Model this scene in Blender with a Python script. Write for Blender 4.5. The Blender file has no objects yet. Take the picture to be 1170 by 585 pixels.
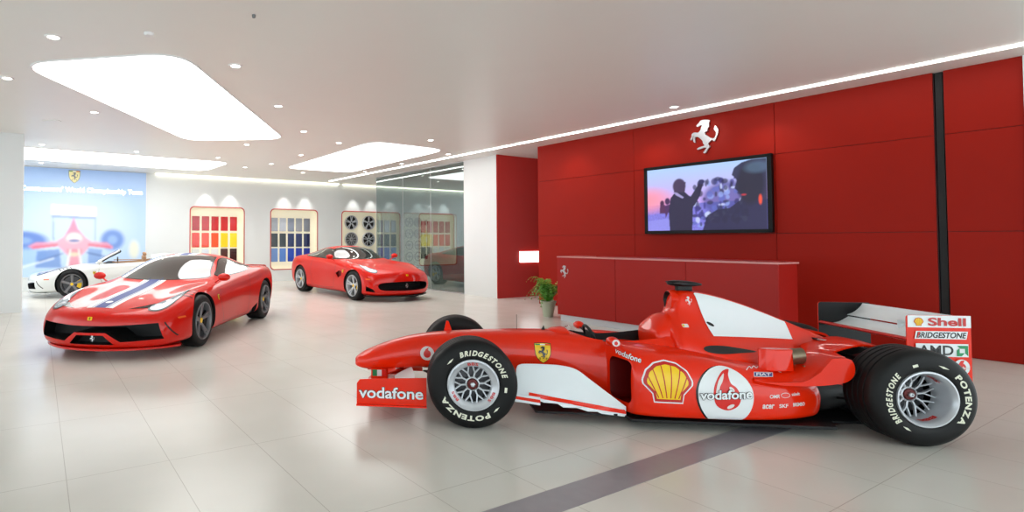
import bpy, bmesh, math, random
import numpy as np
from math import sin, cos, pi, radians, atan2, sqrt
from mathutils import Vector, Matrix
from mathutils.bvhtree import BVHTree
from mathutils.geometry import tessellate_polygon

SC = bpy.context.scene
COL = SC.collection
random.seed(4)
WORLD = 2.6; EXPOSURE = .3

# ------------------------------------------------------------------ materials
def lin(c):
    return tuple(((v/255)/12.92 if v/255 <= .04045 else ((v/255+.055)/1.055)**2.4) for v in c) + (1.0,)

def mat(name, rgb, rough=.5, metal=0., coat=0., emit=None, es=0., spec=.5, noise=.04, nscale=30., trans=0., bump=0.):
    m = bpy.data.materials.new(name); m.use_nodes = True
    nt = m.node_tree; b = nt.nodes['Principled BSDF']
    c = lin(rgb)
    b.inputs['Roughness'].default_value = rough
    b.inputs['Metallic'].default_value = metal
    b.inputs['Coat Weight'].default_value = coat
    b.inputs['Coat Roughness'].default_value = .03
    b.inputs['Specular IOR Level'].default_value = spec
    b.inputs['Transmission Weight'].default_value = trans
    b.inputs['Base Color'].default_value = c
    if noise > 0:
        tc = nt.nodes.new('ShaderNodeTexCoord'); n = nt.nodes.new('ShaderNodeTexNoise')
        n.inputs['Scale'].default_value = nscale
        mr = nt.nodes.new('ShaderNodeMapRange'); mr.inputs['To Min'].default_value = 1-noise; mr.inputs['To Max'].default_value = 1+noise
        mx = nt.nodes.new('ShaderNodeVectorMath'); mx.operation = 'SCALE'; mx.inputs[0].default_value = c[:3]
        nt.links.new(tc.outputs['Object'], n.inputs['Vector']); nt.links.new(n.outputs['Fac'], mr.inputs['Value'])
        nt.links.new(mr.outputs['Result'], mx.inputs['Scale']); nt.links.new(mx.outputs['Vector'], b.inputs['Base Color'])
        if bump > 0:
            bp = nt.nodes.new('ShaderNodeBump'); bp.inputs['Strength'].default_value = bump; bp.inputs['Distance'].default_value = .01
            nt.links.new(n.outputs['Fac'], bp.inputs['Height']); nt.links.new(bp.outputs['Normal'], b.inputs['Normal'])
    if emit:
        b.inputs['Emission Color'].default_value = lin(emit); b.inputs['Emission Strength'].default_value = es
    return m

def picture_mat(name, strength, base=.0, rough=.3):
    m = bpy.data.materials.new(name); m.use_nodes = True
    nt = m.node_tree; b = nt.nodes['Principled BSDF']
    a = nt.nodes.new('ShaderNodeAttribute'); a.attribute_name = 'Col'
    nt.links.new(a.outputs['Color'], b.inputs['Emission Color'])
    b.inputs['Emission Strength'].default_value = strength
    b.inputs['Roughness'].default_value = rough
    if base > 0:
        nt.links.new(a.outputs['Color'], b.inputs['Base Color'])
    else:
        b.inputs['Base Color'].default_value = (.01, .01, .012, 1)
    return m

M = {}
M['f1red'] = mat('scuderia_orange_red_paint', (236, 38, 0), .4, 0, .55, spec=.1, noise=.02, nscale=4)
M['red'] = mat('rosso_corsa_paint', (208, 20, 4), .4, 0, .6, spec=.12, noise=.02, nscale=4)
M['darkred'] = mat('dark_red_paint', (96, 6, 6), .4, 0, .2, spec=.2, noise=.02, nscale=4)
M['white_paint'] = mat('pearl_white_paint', (226, 228, 226), .3, 0, .8, noise=.01)
M['white'] = mat('white_gloss', (235, 238, 240), .35, noise=.01)
M['fin_white'] = mat('white_cover_paint', (238, 243, 246), .4, noise=.01)
M['black'] = mat('black_gloss', (10, 10, 12), .15, noise=.02)
M['carbon'] = mat('carbon_fibre', (18, 19, 21), .45, spec=.3, noise=.3, nscale=220)
M['blackmat'] = mat('matt_black', (9, 9, 10), .6, noise=.05)
M['rubber'] = mat('tyre_rubber', (12, 12, 13), .55, spec=.3, noise=.08, nscale=60)
M['glassdark'] = mat('tinted_car_glass', (16, 20, 22), .02, coat=1.0, spec=.8, noise=0)
M['silver'] = mat('silver_metal', (205, 208, 212), .28, .85, noise=.02)
M['alu'] = mat('alloy_silver', (200, 203, 208), .33, .45, noise=.02)
M['greyrim'] = mat('graphite_alloy', (126, 126, 130), .35, .4, noise=.02)
M['hub'] = mat('dark_red_hub', (90, 14, 12), .4, .3)
M['brake'] = mat('brake_steel', (72, 72, 76), .45, .4)
M['yellow'] = mat('yellow_enamel', (250, 205, 10), .35, noise=.02)
M['shellred'] = mat('logo_red', (196, 26, 20), .35, noise=.02)
M['vodared'] = mat('speech_mark_red', (222, 30, 20), .35, noise=.02)
M['green'] = mat('logo_green', (20, 140, 84), .4, noise=.02)
M['blue'] = mat('stripe_blue', (26, 52, 130), .4, noise=.02)
M['lampglass'] = mat('headlamp_lens', (150, 165, 178), .05, .2, 1., noise=.03)
M['amber'] = mat('amber_marker', (240, 110, 20), .3)
M['exhaust'] = mat('heat_stained_steel', (126, 112, 92), .35, .8, noise=.3, nscale=18)
M['lettering'] = mat('tyre_lettering', (226, 226, 206), .5, noise=.05)
M['letterred'] = mat('rim_lettering_red', (204, 36, 30), .45, noise=.03)
M['tan'] = mat('tan_leather', (176, 138, 104), .55, noise=.08)
M['decalgrey'] = mat('sponsor_white', (232, 222, 220), .45, noise=.02)
M['ceiling'] = mat('ceiling_paint', (240, 240, 236), .38, noise=.012, nscale=2)
M['wall_white'] = mat('white_wall_paint', (228, 232, 232), .55, noise=.01, nscale=3)
M['redwall'] = mat('red_lacquer_panel', (154, 24, 9), .5, spec=.15, noise=.03, nscale=3)
M['redwall_recess'] = mat('red_recess_paint', (168, 22, 10), .5, spec=.2, noise=.02, nscale=3)
M['desk'] = mat('desk_red_lacquer', (164, 24, 16), .4, spec=.3, noise=.02, nscale=3)
M['desktop'] = mat('desk_top_edge', (214, 150, 146), .3, noise=.02)
M['kick'] = mat('brushed_kickplate', (206, 210, 214), .35, .3, noise=.03)
M['line_grey'] = mat('hairline_dark', (36, 8, 8), .5, noise=0)
M['panel_cream'] = mat('niche_cream_panel', (244, 238, 214), .5, noise=.01, emit=(255, 246, 220), es=.12)
M['frame_red'] = mat('niche_red_edge', (196, 70, 60), .4, noise=.02)
M['frame_white'] = mat('niche_white_edge', (240, 240, 240), .4, noise=.01)
M['strip_stone'] = mat('grey_stone_inlay', (146, 142, 148), .3, noise=.08, nscale=14)
M['light'] = mat('luminous_panel', (255, 255, 255), .5, emit=(255, 255, 252), es=3.2, noise=0)
M['lightstrip'] = mat('luminous_strip', (255, 255, 255), .5, emit=(255, 253, 246), es=7, noise=0)
M['cove'] = mat('cove_strip', (255, 255, 255), .5, emit=(255, 246, 216), es=2.5, noise=0)
M['lamp'] = mat('downlight_glow', (255, 255, 255), .5, emit=(255, 250, 238), es=14, noise=0)
M['signlight'] = mat('backlit_sign', (255, 255, 255), .5, emit=(255, 255, 255), es=3.0, noise=0)
M['hazed_yellow'] = mat('haze_washed_yellow', (250, 236, 170), .4, noise=.02)  # shield yellow, paled by the haze painted into it
M['bezel'] = mat('satin_black_bezel', (6, 6, 7), .45, spec=.25, noise=.02)
M['pot'] = mat('pale_green_pot', (176, 184, 160), .45, noise=.04)
M['soil'] = mat('potting_soil', (50, 38, 28), .9, noise=.2, nscale=80)
M['leaf'] = mat('fern_green', (74, 140, 36), .5, noise=.25, nscale=30)
M['leaf2'] = mat('fern_green_light', (128, 176, 60), .5, noise=.2, nscale=30)
M['grey_detail'] = mat('grey_fitting', (120, 120, 120), .4, noise=.02)

def floor_mat():
    m = bpy.data.materials.new('porcelain_floor_tiles'); m.use_nodes = True
    nt = m.node_tree; b = nt.nodes['Principled BSDF']; L = nt.links.new
    tc = nt.nodes.new('ShaderNodeTexCoord')
    sep = nt.nodes.new('ShaderNodeSeparateXYZ'); L(tc.outputs['Object'], sep.inputs[0])
    def mth(op, a, bb=None, v=None):
        n = nt.nodes.new('ShaderNodeMath'); n.operation = op
        for i, q in enumerate((a, bb)):
            if q is None: continue
            if isinstance(q, (int, float)): n.inputs[i].default_value = q
            else: L(q, n.inputs[i])
        return n.outputs[0]
    def lines(coord, period, phase, half):
        t = mth('ADD', coord, -phase); t = mth('DIVIDE', t, period); f = mth('FRACT', t)
        f = mth('ABSOLUTE', mth('SUBTRACT', f, .5)); dd = mth('SUBTRACT', .5, f)
        return mth('LESS_THAN', dd, half/period)
    u, v = sep.outputs[0], sep.outputs[1]
    a = lines(u, .585, .165, .0022); c = lines(v, 1.17, .08, .0022)
    g = mth('MAXIMUM', a, c)
    n = nt.nodes.new('ShaderNodeTexNoise'); n.inputs['Scale'].default_value = 1.3; L(tc.outputs['Object'], n.inputs['Vector'])
    r = nt.nodes.new('ShaderNodeValToRGB'); L(n.outputs['Fac'], r.inputs[0])
    r.color_ramp.elements[0].color = lin((216, 213, 205)); r.color_ramp.elements[1].color = lin((222, 219, 212))
    r.color_ramp.elements[0].position = .35; r.color_ramp.elements[1].position = .65
    mx = nt.nodes.new('ShaderNodeMix'); mx.data_type = 'RGBA'
    L(g, mx.inputs[0]); L(r.outputs[0], mx.inputs[6]); mx.inputs[7].default_value = lin((186, 181, 172))
    L(mx.outputs[2], b.inputs['Base Color'])
    b.inputs['Roughness'].default_value = .22; b.inputs['Specular IOR Level'].default_value = .42
    return m
M['floor'] = floor_mat()

def glass_mat(GLASS_R=.2):
    m = bpy.data.materials.new('partition_glass'); m.use_nodes = True
    nt = m.node_tree; nt.nodes.clear(); L = nt.links.new
    o = nt.nodes.new('ShaderNodeOutputMaterial'); mix = nt.nodes.new('ShaderNodeMixShader')
    t = nt.nodes.new('ShaderNodeBsdfTransparent'); t.inputs[0].default_value = (.54, .61, .62, 1)
    g = nt.nodes.new('ShaderNodeBsdfGlossy'); g.inputs['Roughness'].default_value = .01; g.inputs[0].default_value = (.8, .88, .88, 1)
    f = nt.nodes.new('ShaderNodeLayerWeight'); f.inputs[0].default_value = .5
    q = nt.nodes.new('ShaderNodeMath'); q.operation = 'POWER'; q.inputs[1].default_value = 3; L(f.outputs['Facing'], q.inputs[0])
    a = nt.nodes.new('ShaderNodeMath'); a.operation = 'MULTIPLY_ADD'; a.inputs[1].default_value = .8; a.inputs[2].default_value = GLASS_R
    L(q.outputs[0], a.inputs[0]); L(a.outputs[0], mix.inputs[0]); L(t.outputs[0], mix.inputs[1]); L(g.outputs[0], mix.inputs[2])
    L(mix.outputs[0], o.inputs[0]); return m
M['glass'] = glass_mat()
def clear_mat():
    m = glass_mat(.03); m.name = 'clear_glass'
    for n in m.node_tree.nodes:
        if n.type == 'BSDF_TRANSPARENT': n.inputs[0].default_value = (.94, .97, .97, 1)
    return m
M['clear'] = clear_mat()

# ------------------------------------------------------------------ object helpers
def link(name, me, parent=None):
    o = bpy.data.objects.new(name, me); COL.objects.link(o)
    if parent: o.parent = parent
    return o

def tag(o, label=None, cat=None, group=None, kind=None):
    if label: o['label'] = label
    if cat: o['category'] = cat
    if group: o['group'] = group
    if kind: o['kind'] = kind
    return o

def thing(name, label, cat, loc=(0, 0, 0), rz=0., group=None):
    o = link(name, None); o.location = loc; o.rotation_euler = (0, 0, rz)
    return tag(o, label, cat, group)

def finish(me, smooth=40):
    if smooth:
        for p in me.polygons: p.use_smooth = True
        me.set_sharp_from_angle(angle=radians(smooth))

def obj(name, bm, mats, parent=None, smooth=40, recalc=True, mods=()):
    if recalc: bmesh.ops.recalc_face_normals(bm, faces=bm.faces)
    me = bpy.data.meshes.new(name); bm.to_mesh(me); bm.free()
    for m in (mats if isinstance(mats, (list, tuple)) else [mats]): me.materials.append(m)
    finish(me, smooth)
    return link(name, me, parent)

def pobj(name, verts, faces, mats, parent=None, smooth=40, fm=None):
    me = bpy.data.meshes.new(name); me.from_pydata([tuple(v) for v in verts], [], [tuple(f) for f in faces])
    for m in (mats if isinstance(mats, (list, tuple)) else [mats]): me.materials.append(m)
    if fm:
        for i, k in enumerate(fm): me.polygons[i].material_index = k
    me.validate(); finish(me, smooth)
    return link(name, me, parent)

def bevel(o, w, seg=2):
    m = o.modifiers.new('bevel', 'BEVEL'); m.width = w; m.segments = seg; m.limit_method = 'ANGLE'; return o

def struct(name, bm, m, smooth=0):
    o = obj(name, bm, m, None, smooth); o['kind'] = 'structure'; return o

def box(bm, x0, x1, y0, y1, z0, z1, mtx=None, mi=0):
    vs = [bm.verts.new((x, y, z)) for z in (z0, z1) for y in (y0, y1) for x in (x0, x1)]
    fs = [bm.faces.new([vs[i] for i in f]) for f in ((0, 2, 3, 1), (4, 5, 7, 6), (0, 1, 5, 4), (2, 6, 7, 3), (0, 4, 6, 2), (1, 3, 7, 5))]
    for f in fs: f.material_index = mi
    if mtx is not None: bmesh.ops.transform(bm, matrix=mtx, verts=vs)
    return vs

def prism(bm, loop, fn0, fn1, mi=0):
    """extrude the 2-D loop between two mapped copies"""
    a = [bm.verts.new(fn0(*p)) for p in loop]; b = [bm.verts.new(fn1(*p)) for p in loop]
    n = len(loop)
    for i in range(n):
        bm.faces.new((a[i], a[(i+1) % n], b[(i+1) % n], b[i])).material_index = mi
    tri = tessellate_polygon([[Vector((p[0], p[1], 0)) for p in loop]])
    for t in tri:
        for vs in (a, b):
            try: bm.faces.new([vs[i] for i in t]).material_index = mi
            except ValueError: pass

def tube(bm, pts, r, n=10, cap=True, mi=0):
    pts = [Vector(p) for p in pts]; rings = []
    rs = r if isinstance(r, (list, tuple)) else [r]*len(pts)
    up = None
    for i, p in enumerate(pts):
        d = (pts[min(i+1, len(pts)-1)] - pts[max(i-1, 0)]).normalized()
        if up is None: up = d.orthogonal().normalized()
        up = (up - d*up.dot(d)).normalized(); w = d.cross(up)
        rings.append([bm.verts.new(p + (up*cos(2*pi*k/n) + w*sin(2*pi*k/n))*rs[i]) for k in range(n)])
    for a, b in zip(rings, rings[1:]):
        for k in range(n): bm.faces.new((a[k], a[(k+1) % n], b[(k+1) % n], b[k])).material_index = mi
    if cap:
        bm.faces.new(rings[0][::-1]).material_index = mi; bm.faces.new(rings[-1]).material_index = mi

def foil(bm, pts, chord, thick, cdir, mi=0, n=12):
    """a bar of streamlined section: chord along cdir"""
    pts = [Vector(p) for p in pts]; c = Vector(cdir).normalized(); rings = []
    for i, p in enumerate(pts):
        d = (pts[min(i+1, len(pts)-1)] - pts[max(i-1, 0)]).normalized(); w = d.cross(c).normalized()
        rings.append([bm.verts.new(p + c*chord/2*cos(2*pi*k/n) + w*thick/2*sin(2*pi*k/n)) for k in range(n)])
    for a, b in zip(rings, rings[1:]):
        for k in range(n): bm.faces.new((a[k], a[(k+1) % n], b[(k+1) % n], b[k])).material_index = mi
    bm.faces.new(rings[0][::-1]); bm.faces.new(rings[-1])

def lathe(bm, prof, n=48, f=lambda a, r, d: (r*cos(a), r*sin(a), d), close=False, mi=0, mis=None):
    rings = [[bm.verts.new(f(2*pi*k/n, r, d)) for k in range(n)] for r, d in prof]
    m = len(rings)
    for i in range(m if close else m-1):
        a, b = rings[i], rings[(i+1) % m]
        for k in range(n):
            bm.faces.new((a[k], a[(k+1) % n], b[(k+1) % n], b[k])).material_index = (mis[i] if mis else mi)
    return rings

def bake(o):
    bpy.context.view_layer.update()
    dg = bpy.context.evaluated_depsgraph_get()
    me = bpy.data.meshes.new_from_object(o.evaluated_get(dg))
    o.modifiers.clear(); o.data = me
    return o

def cut(o, cutters):
    """boolean the cutter solids away (their own material lines the hole)"""
    pa = o.parent; o.parent = None
    for bm, m in cutters:
        c = obj('cutter', bm, m, None, 0)
        md = o.modifiers.new('b', 'BOOLEAN'); md.operation = 'DIFFERENCE'; md.object = c; md.solver = 'EXACT'
        md.material_mode = 'TRANSFER'
        bake(o); bpy.data.objects.remove(c)
    finish(o.data, 35); o.parent = pa
    return o

def cage(name, stations, m, level=3, parent=None, ring=False, crease=None, col=False):
    """subdivision surface through cross sections.  half sections (y,z from bottom centre to top centre) are mirrored; ring=True takes full closed rings."""
    V = []; F = []
    if not ring:
        np_ = len(stations[0][2]); n = 2*(np_-1)
        for x, sw, pts in stations:
            row = [(x - sw*(y/.85)**2, y, z) for y, z in pts] + [(x - sw*(y/.85)**2, -y, z) for y, z in pts[-2:0:-1]]
            V += row
    else:
        n = len(stations[0][2])
        for x, sw, pts in stations: V += [(x - (sw*abs(y)), y, z) for y, z in pts]
    S = len(stations)
    for s in range(S-1):
        for k in range(n):
            a = s*n+k; b = s*n+(k+1) % n; F.append((a, b, b+n, a+n))
    for s, flip in ((0, True), (S-1, False)):
        B = s*n
        if not ring:
            t = np_-1
            def L(j): return B+j
            def R(j): return B+(n-j) % n
            caps = [(L(0), L(1), L(2), R(2), R(1))]
            for j in range(2, t-2): caps.append((L(j), L(j+1), R(j+1), R(j)))
            caps.append((L(t-2), L(t-1), L(t), R(t-1), R(t-2)))
        elif False: pass
        if not ring and col:
            caps = []
            for a in ((0, 1, 11, 12), (1, 2, 10, 11), (2, 3, 9, 10), (3, 4, 8, 9), (4, 5, 7, 8), (5, 6, 7)):
                caps.append(tuple(L(j) for j in a)); caps.append(tuple(R(j) for j in a[::-1]))
        if ring:
            caps = []; h = n//2
            for j in range(h-1):
                q = [B+j, B+j+1, B+n-2-j, B+n-1-j]
                caps.append(tuple(dict.fromkeys(q)))
        for c in caps: F.append(c[::-1] if flip else c)
    me = bpy.data.meshes.new(name); me.from_pydata(V, [], F); me.materials.append(m)
    bm = bmesh.new(); bm.from_mesh(me); bmesh.ops.recalc_face_normals(bm, faces=bm.faces)
    if crease:
        cl = bm.edges.layers.float.new('crease_edge'); bm.verts.ensure_lookup_table()
        for e in bm.edges:
            a, b = sorted(v.index for v in e.verts)
            if b-a == n and (a % n) in crease: e[cl] = crease[a % n]
            elif b-a == n and not ring and ((n-a % n) % n) in crease: e[cl] = crease[(n-a % n) % n]
    bm.to_mesh(me); bm.free()
    o = link(name, me, None)
    md = o.modifiers.new('s', 'SUBSURF'); md.levels = level; md.render_levels = level
    bake(o); finish(o.data, 50)
    if parent: o.parent = parent
    return o

def bvh_of(*objs):
    V = []; F = []
    for o in objs:
        b = len(V); V += [v.co.copy() for v in o.data.vertices]; F += [[b+i for i in p.vertices] for p in o.data.polygons]
    return BVHTree.FromPolygons(V, F)

# ------------------------------------------------------------------ 2-D shapes
_tc = {}
def rawtext(s, bold=0., shear=0., space=1.):
    k = (s, bold, shear, space)
    if k not in _tc:
        cu = bpy.data.curves.new('t', 'FONT'); cu.body = s; cu.offset = bold; cu.shear = shear; cu.space_character = space
        cu.resolution_u = 4
        o = bpy.data.objects.new('t', cu); COL.objects.link(o); bpy.context.view_layer.update()
        me = bpy.data.meshes.new_from_object(o.evaluated_get(bpy.context.evaluated_depsgraph_get()))
        _tc[k] = ([(v.co.x, v.co.y) for v in me.vertices], [tuple(p.vertices) for p in me.polygons])
        bpy.data.objects.remove(o); bpy.data.meshes.remove(me); bpy.data.curves.remove(cu)
    return _tc[k]

def text(s, cx, cy, w, h, bold=.01, shear=0., rot=0., grow=0., space=1.):
    """text fitted to a w x h box centred on cx, cy; grow widens the strokes for an outline"""
    v0, f = rawtext(s, bold, shear, space)
    xs = [p[0] for p in v0]; ys = [p[1] for p in v0]; W = max(xs)-min(xs); Hh = max(ys)-min(ys)
    mx, my = (max(xs)+min(xs))/2, (max(ys)+min(ys))/2
    sx, sy = w/W, h/Hh
    if grow:
        v1, f = rawtext(s, bold+grow, shear, space)
    else: v1 = v0
    c, sn = cos(rot), sin(rot); out = []
    for x, y in v1:
        x = (x-mx)*sx; y = (y-my)*sy; out.append((cx+x*c-y*sn, cy+x*sn+y*c))
    return out, f

def poly(*loops):
    vs = [p for l in loops for p in l]
    return vs, [tuple(t) for t in tessellate_polygon([[Vector((x, y, 0)) for x, y in l] for l in loops])]

def ell(cx, cy, rx, ry, n=28, a0=0, a1=2*pi, rot=0.):
    e = 0 if abs(a1-a0-2*pi) < 1e-6 else 1
    P = [(rx*cos(a0+(a1-a0)*k/(n-(1 if e else 0))), ry*sin(a0+(a1-a0)*k/(n-(1 if e else 0)))) for k in range(n)]
    return [(cx+x*cos(rot)-y*sin(rot), cy+x*sin(rot)+y*cos(rot)) for x, y in P]

def stroke(pts, w):
    """polyline as quads"""
    V = []; F = []
    for (x0, y0), (x1, y1) in zip(pts, pts[1:]):
        d = math.hypot(x1-x0, y1-y0) or 1; nx, ny = -(y1-y0)/d*w/2, (x1-x0)/d*w/2
        b = len(V); V += [(x0+nx, y0+ny), (x1+nx, y1+ny), (x1-nx, y1-ny), (x0-nx, y0-ny)]; F.append((b, b+3, b+2, b+1))
    return V, F

def merge(*ms):
    V = []; F = []
    for v, f in ms:
        b = len(V); V += list(v); F += [tuple(b+i for i in t) for t in f]
    return V, F

def shift(m, dx, dy, s=1., sy=None, rot=0.):
    sy = s if sy is None else sy; c, sn = cos(rot), sin(rot)
    return [(dx+x*s*c-y*sy*sn, dy+x*s*sn+y*sy*c) for x, y in m[0]], m[1]

def rrect(x0, x1, y0, y1, r, n=6):
    P = []
    for cx, cy, a in ((x1-r, y1-r, 0), (x0+r, y1-r, pi/2), (x0+r, y0+r, pi), (x1-r, y0+r, 1.5*pi)):
        P += [(cx+r*cos(a+pi/2*k/n), cy+r*sin(a+pi/2*k/n)) for k in range(n+1)]
    return P

def sm(pts, closed=True, n=5):
    """Catmull-Rom through the points"""
    P = list(pts); N = len(P); out = []
    for i in range(N if closed else N-1):
        g = (lambda k: P[k % N]) if closed else (lambda k: P[max(0, min(N-1, k))])
        p0, p1, p2, p3 = g(i-1), g(i), g(i+1), g(i+2)
        for k in range(n):
            t = k/n
            out.append(tuple(.5*((2*p1[j])+(-p0[j]+p2[j])*t+(2*p0[j]-5*p1[j]+4*p2[j]-p3[j])*t*t+(-p0[j]+3*p1[j]-3*p2[j]+p3[j])*t**3) for j in range(len(p1))))
    if not closed: out.append(tuple(P[-1]))
    return out

_hb = [(265,92),(240,125),(212,152),(222,170),(255,157),(278,158),(268,190),(258,222),(232,248),(200,240),(172,240),(150,258),(148,290),(131,322),(145,337),(163,308),(172,280),(182,275),(170,300),(166,335),(178,368),(194,374),(190,335),(193,300),(228,305),(262,338),(285,368),(290,402),(308,432),(262,440),(216,458),(224,474),(275,464),(325,458),(322,480),(290,520),(308,533),(326,520),(345,485),(372,452),(356,425),(356,405),(385,380),(408,352),(375,338),(345,312),(318,282),(318,255),(345,245),(348,215),(368,185),(360,150),(376,112),(335,95),(300,90)]
_ht = [(392,362),(425,350),(440,325),(450,290),(440,262),(424,235),(440,190),(458,215),(470,245),(470,290),(455,335),(440,365),(425,395),(405,375)]
HORSE_LOOPS = [[((x-300)/440, (312-y)/440) for x, y in l] for l in (_hb, _ht)]
HORSE = merge(poly(HORSE_LOOPS[0]), poly(HORSE_LOOPS[1]))          # height 1, faces left

def shield(cx, cy, h):
    """yellow shield, prancing horse, tricolour at the top"""
    w = h*.40
    out = [(-1, 1), (-.5, 1.04), (0, 1.05), (.5, 1.04), (1, 1), (1.0, .45), (.93, -.1), (.7, -.55), (.35, -.85), (0, -1.05), (-.35, -.85), (-.7, -.55), (-.93, -.1), (-1.0, .45)]
    S = lambda k: [(cx+x*w*k, cy+y*h*.475*k) for x, y in out]
    L = [(poly(S(1.06)), 'black'), (poly(S(.99)), 'yellow')]
    for i, m in enumerate(('green', 'white', 'vodared')):
        L.append((poly([(cx-w*.95+i*w*.633, cy+h*.40), (cx-w*.95+(i+1)*w*.633, cy+h*.40), (cx-w*.95+(i+1)*w*.633, cy+h*.46), (cx-w*.95+i*w*.633, cy+h*.46)]), m))
    L.append((shift(HORSE, cx, cy+h*.03, h*.62), 'black'))
    L.append((text('S', cx-w*.42, cy-h*.27, w*.2, h*.1), 'black')); L.append((text('F', cx+w*.42, cy-h*.27, w*.2, h*.1), 'black'))
    return L

def pecten(cx, cy, w, h):
    def fan(k, n=7):
        P = []
        # crown of seven lobes between 200 and -20 degrees
        for i in range(n):
            a0 = radians(188 - i*(196/n)); a1 = radians(188-(i+1)*(196/n))
            for t in (.12, .35, .5, .65, .88):
                a = a0+(a1-a0)*t; P.append((cos(a)*(1-.03*abs(t-.5)*2), sin(a)*(1-.03*abs(t-.5)*2)))
        P += [(.62, -.52), (.56, -.92), (-.56, -.92), (-.62, -.52)]
        return [(cx+x*w/2*k, cy+(y*k-.02*(k-1))*h*.52) for x, y in P]
    L = [(poly(fan(1.12)), 'white'), (poly(fan(1.05)), 'shellred'), (poly(fan(.9)), 'yellow')]
    rays = []
    for i in range(1, 7):
        a = radians(188 - i*28); bx = cx+(i-3.5)*-.085*w*-1; by = cy-h*.40
        tip = (cx+cos(a)*w/2*.9, cy+sin(a)*h*.52*.9)
        rays.append(stroke([(bx, by), tip], w*.022))
    L.append((merge(*rays), 'shellred'))
    return L

def speechmark(cx, cy, r, ring=True):
    L = []
    if ring: L += [(poly(ell(cx, cy, r*1.55, r*1.55)), 'decalgrey')]
    L.append((poly(ell(cx, cy-r*.1, r*.8, r*.85)), 'vodared'))
    L.append((poly([(cx-r*.7, cy+r*.1), (cx-r*.35, cy+r*.9), (cx+r*.35, cy+r*1.35), (cx+r*.2, cy+r*.85), (cx+r*.3, cy+r*.3)]), 'vodared'))
    return L

def decal(name, layers, parent, org=(0, 0, 0), ax=(1, 0, 0), ay=(0, 0, 1), dirv=None, bvh=None, off=.0015, step=.04, base=.002, far=3., near=.05):
    """flat artwork laid on a surface: every point is dropped onto the body along dirv"""
    org, ax, ay = Vector(org), Vector(ax), Vector(ay)
    V = []; F = []; FM = []; mats = []
    for li, ((v2, f), mname) in enumerate(layers):
        mm = M[mname] if isinstance(mname, str) else mname
        if mm not in mats: mats.append(mm)
        mi = mats.index(mm)
        bm = bmesh.new(); vs = [bm.verts.new((x, y, 0)) for x, y in v2]
        for t in f:
            try: bm.faces.new([vs[i] for i in t])
            except ValueError: pass
        if bvh and step:
            for axis in (0, 1):
                lo = min(p[axis] for p in v2); hi = max(p[axis] for p in v2); k = math.ceil(lo/step)
                while k*step < hi:
                    co = [0, 0, 0]; co[axis] = k*step; no = [0, 0, 0]; no[axis] = 1
                    bmesh.ops.bisect_plane(bm, geom=bm.verts[:]+bm.edges[:]+bm.faces[:], plane_co=co, plane_no=no, dist=1e-6); k += 1
            bmesh.ops.triangulate(bm, faces=bm.faces)
        nrm = ax.cross(ay).normalized(); D = Vector(dirv).normalized() if dirv else -nrm
        ok = {}; bm.verts.index_update(); hgt = base + off*li
        for v in bm.verts:
            p = org + ax*v.co.x + ay*v.co.y
            if bvh:
                h, n, i, d = bvh.ray_cast(p - D*far, D)
                if h is None:
                    h, n, i, d = bvh.find_nearest(p)
                    if h is None or (h - p + D*(h-p).dot(D)*-1).length > near: continue
                if n.dot(D) > 0: n = -n
                p = h + n*hgt*.6 - D*hgt*.6
            else: p = p - D*hgt
            ok[v.index] = len(V); V.append(p)
        for fc in bm.faces:
            ids = [v.index for v in fc.verts]
            if all(i in ok for i in ids):
                q = [V[ok[i]] for i in ids]
                if bvh and max((q[a]-q[(a+1) % len(q)]).length for a in range(len(q))) > step*6: continue
                n = (q[1]-q[0]).cross(q[2]-q[0]); idx = [ok[i] for i in ids]
                if n.dot(D) > 0: idx.reverse()
                F.append(idx); FM.append(mi)
        bm.free()
    return pobj(name, V, F, mats, parent, 60, FM)

# ------------------------------------------------------------------ world frames
TH = atan2(.488, .873)                       # the building is turned by this angle
EV = Vector((.873, .488, 0)).normalized(); DV = Vector((-.488, .873, 0)).normalized()
W0 = Vector((7.612, 6.334, 0)); B0 = Vector((-2.131, 18.923, 0))
CH = 3.5
def ED(e, d, z=0.): return EV*e + DV*d + Vector((0, 0, z))
def RW(t, out, z=0.): return W0 + DV*t - EV*out + Vector((0, 0, z))       # along the red wall, out into the room
def BW(s, out, z=0.): return B0 + EV*s - DV*out + Vector((0, 0, z))       # along the back wall, out into the room
MRW = Matrix(((DV.x, -EV.x, 0, W0.x), (DV.y, -EV.y, 0, W0.y), (0, 0, 1, 0), (0, 0, 0, 1)))   # local (t, out, z) -> world
MBW = Matrix(((EV.x, -DV.x, 0, B0.x), (EV.y, -DV.y, 0, B0.y), (0, 0, 1, 0), (0, 0, 0, 1)))

# ------------------------------------------------------------------ pictures painted from shapes
def inside(px, py, pts):
    c = np.zeros(px.shape, bool); n = len(pts)
    for i in range(n):
        x0, y0 = pts[i]; x1, y1 = pts[(i+1) % n]
        if y0 == y1: continue
        k = ((y0 > py) != (y1 > py)) & (px < (x1-x0)*(py-y0)/(y1-y0)+x0); c ^= k
    return c

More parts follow.
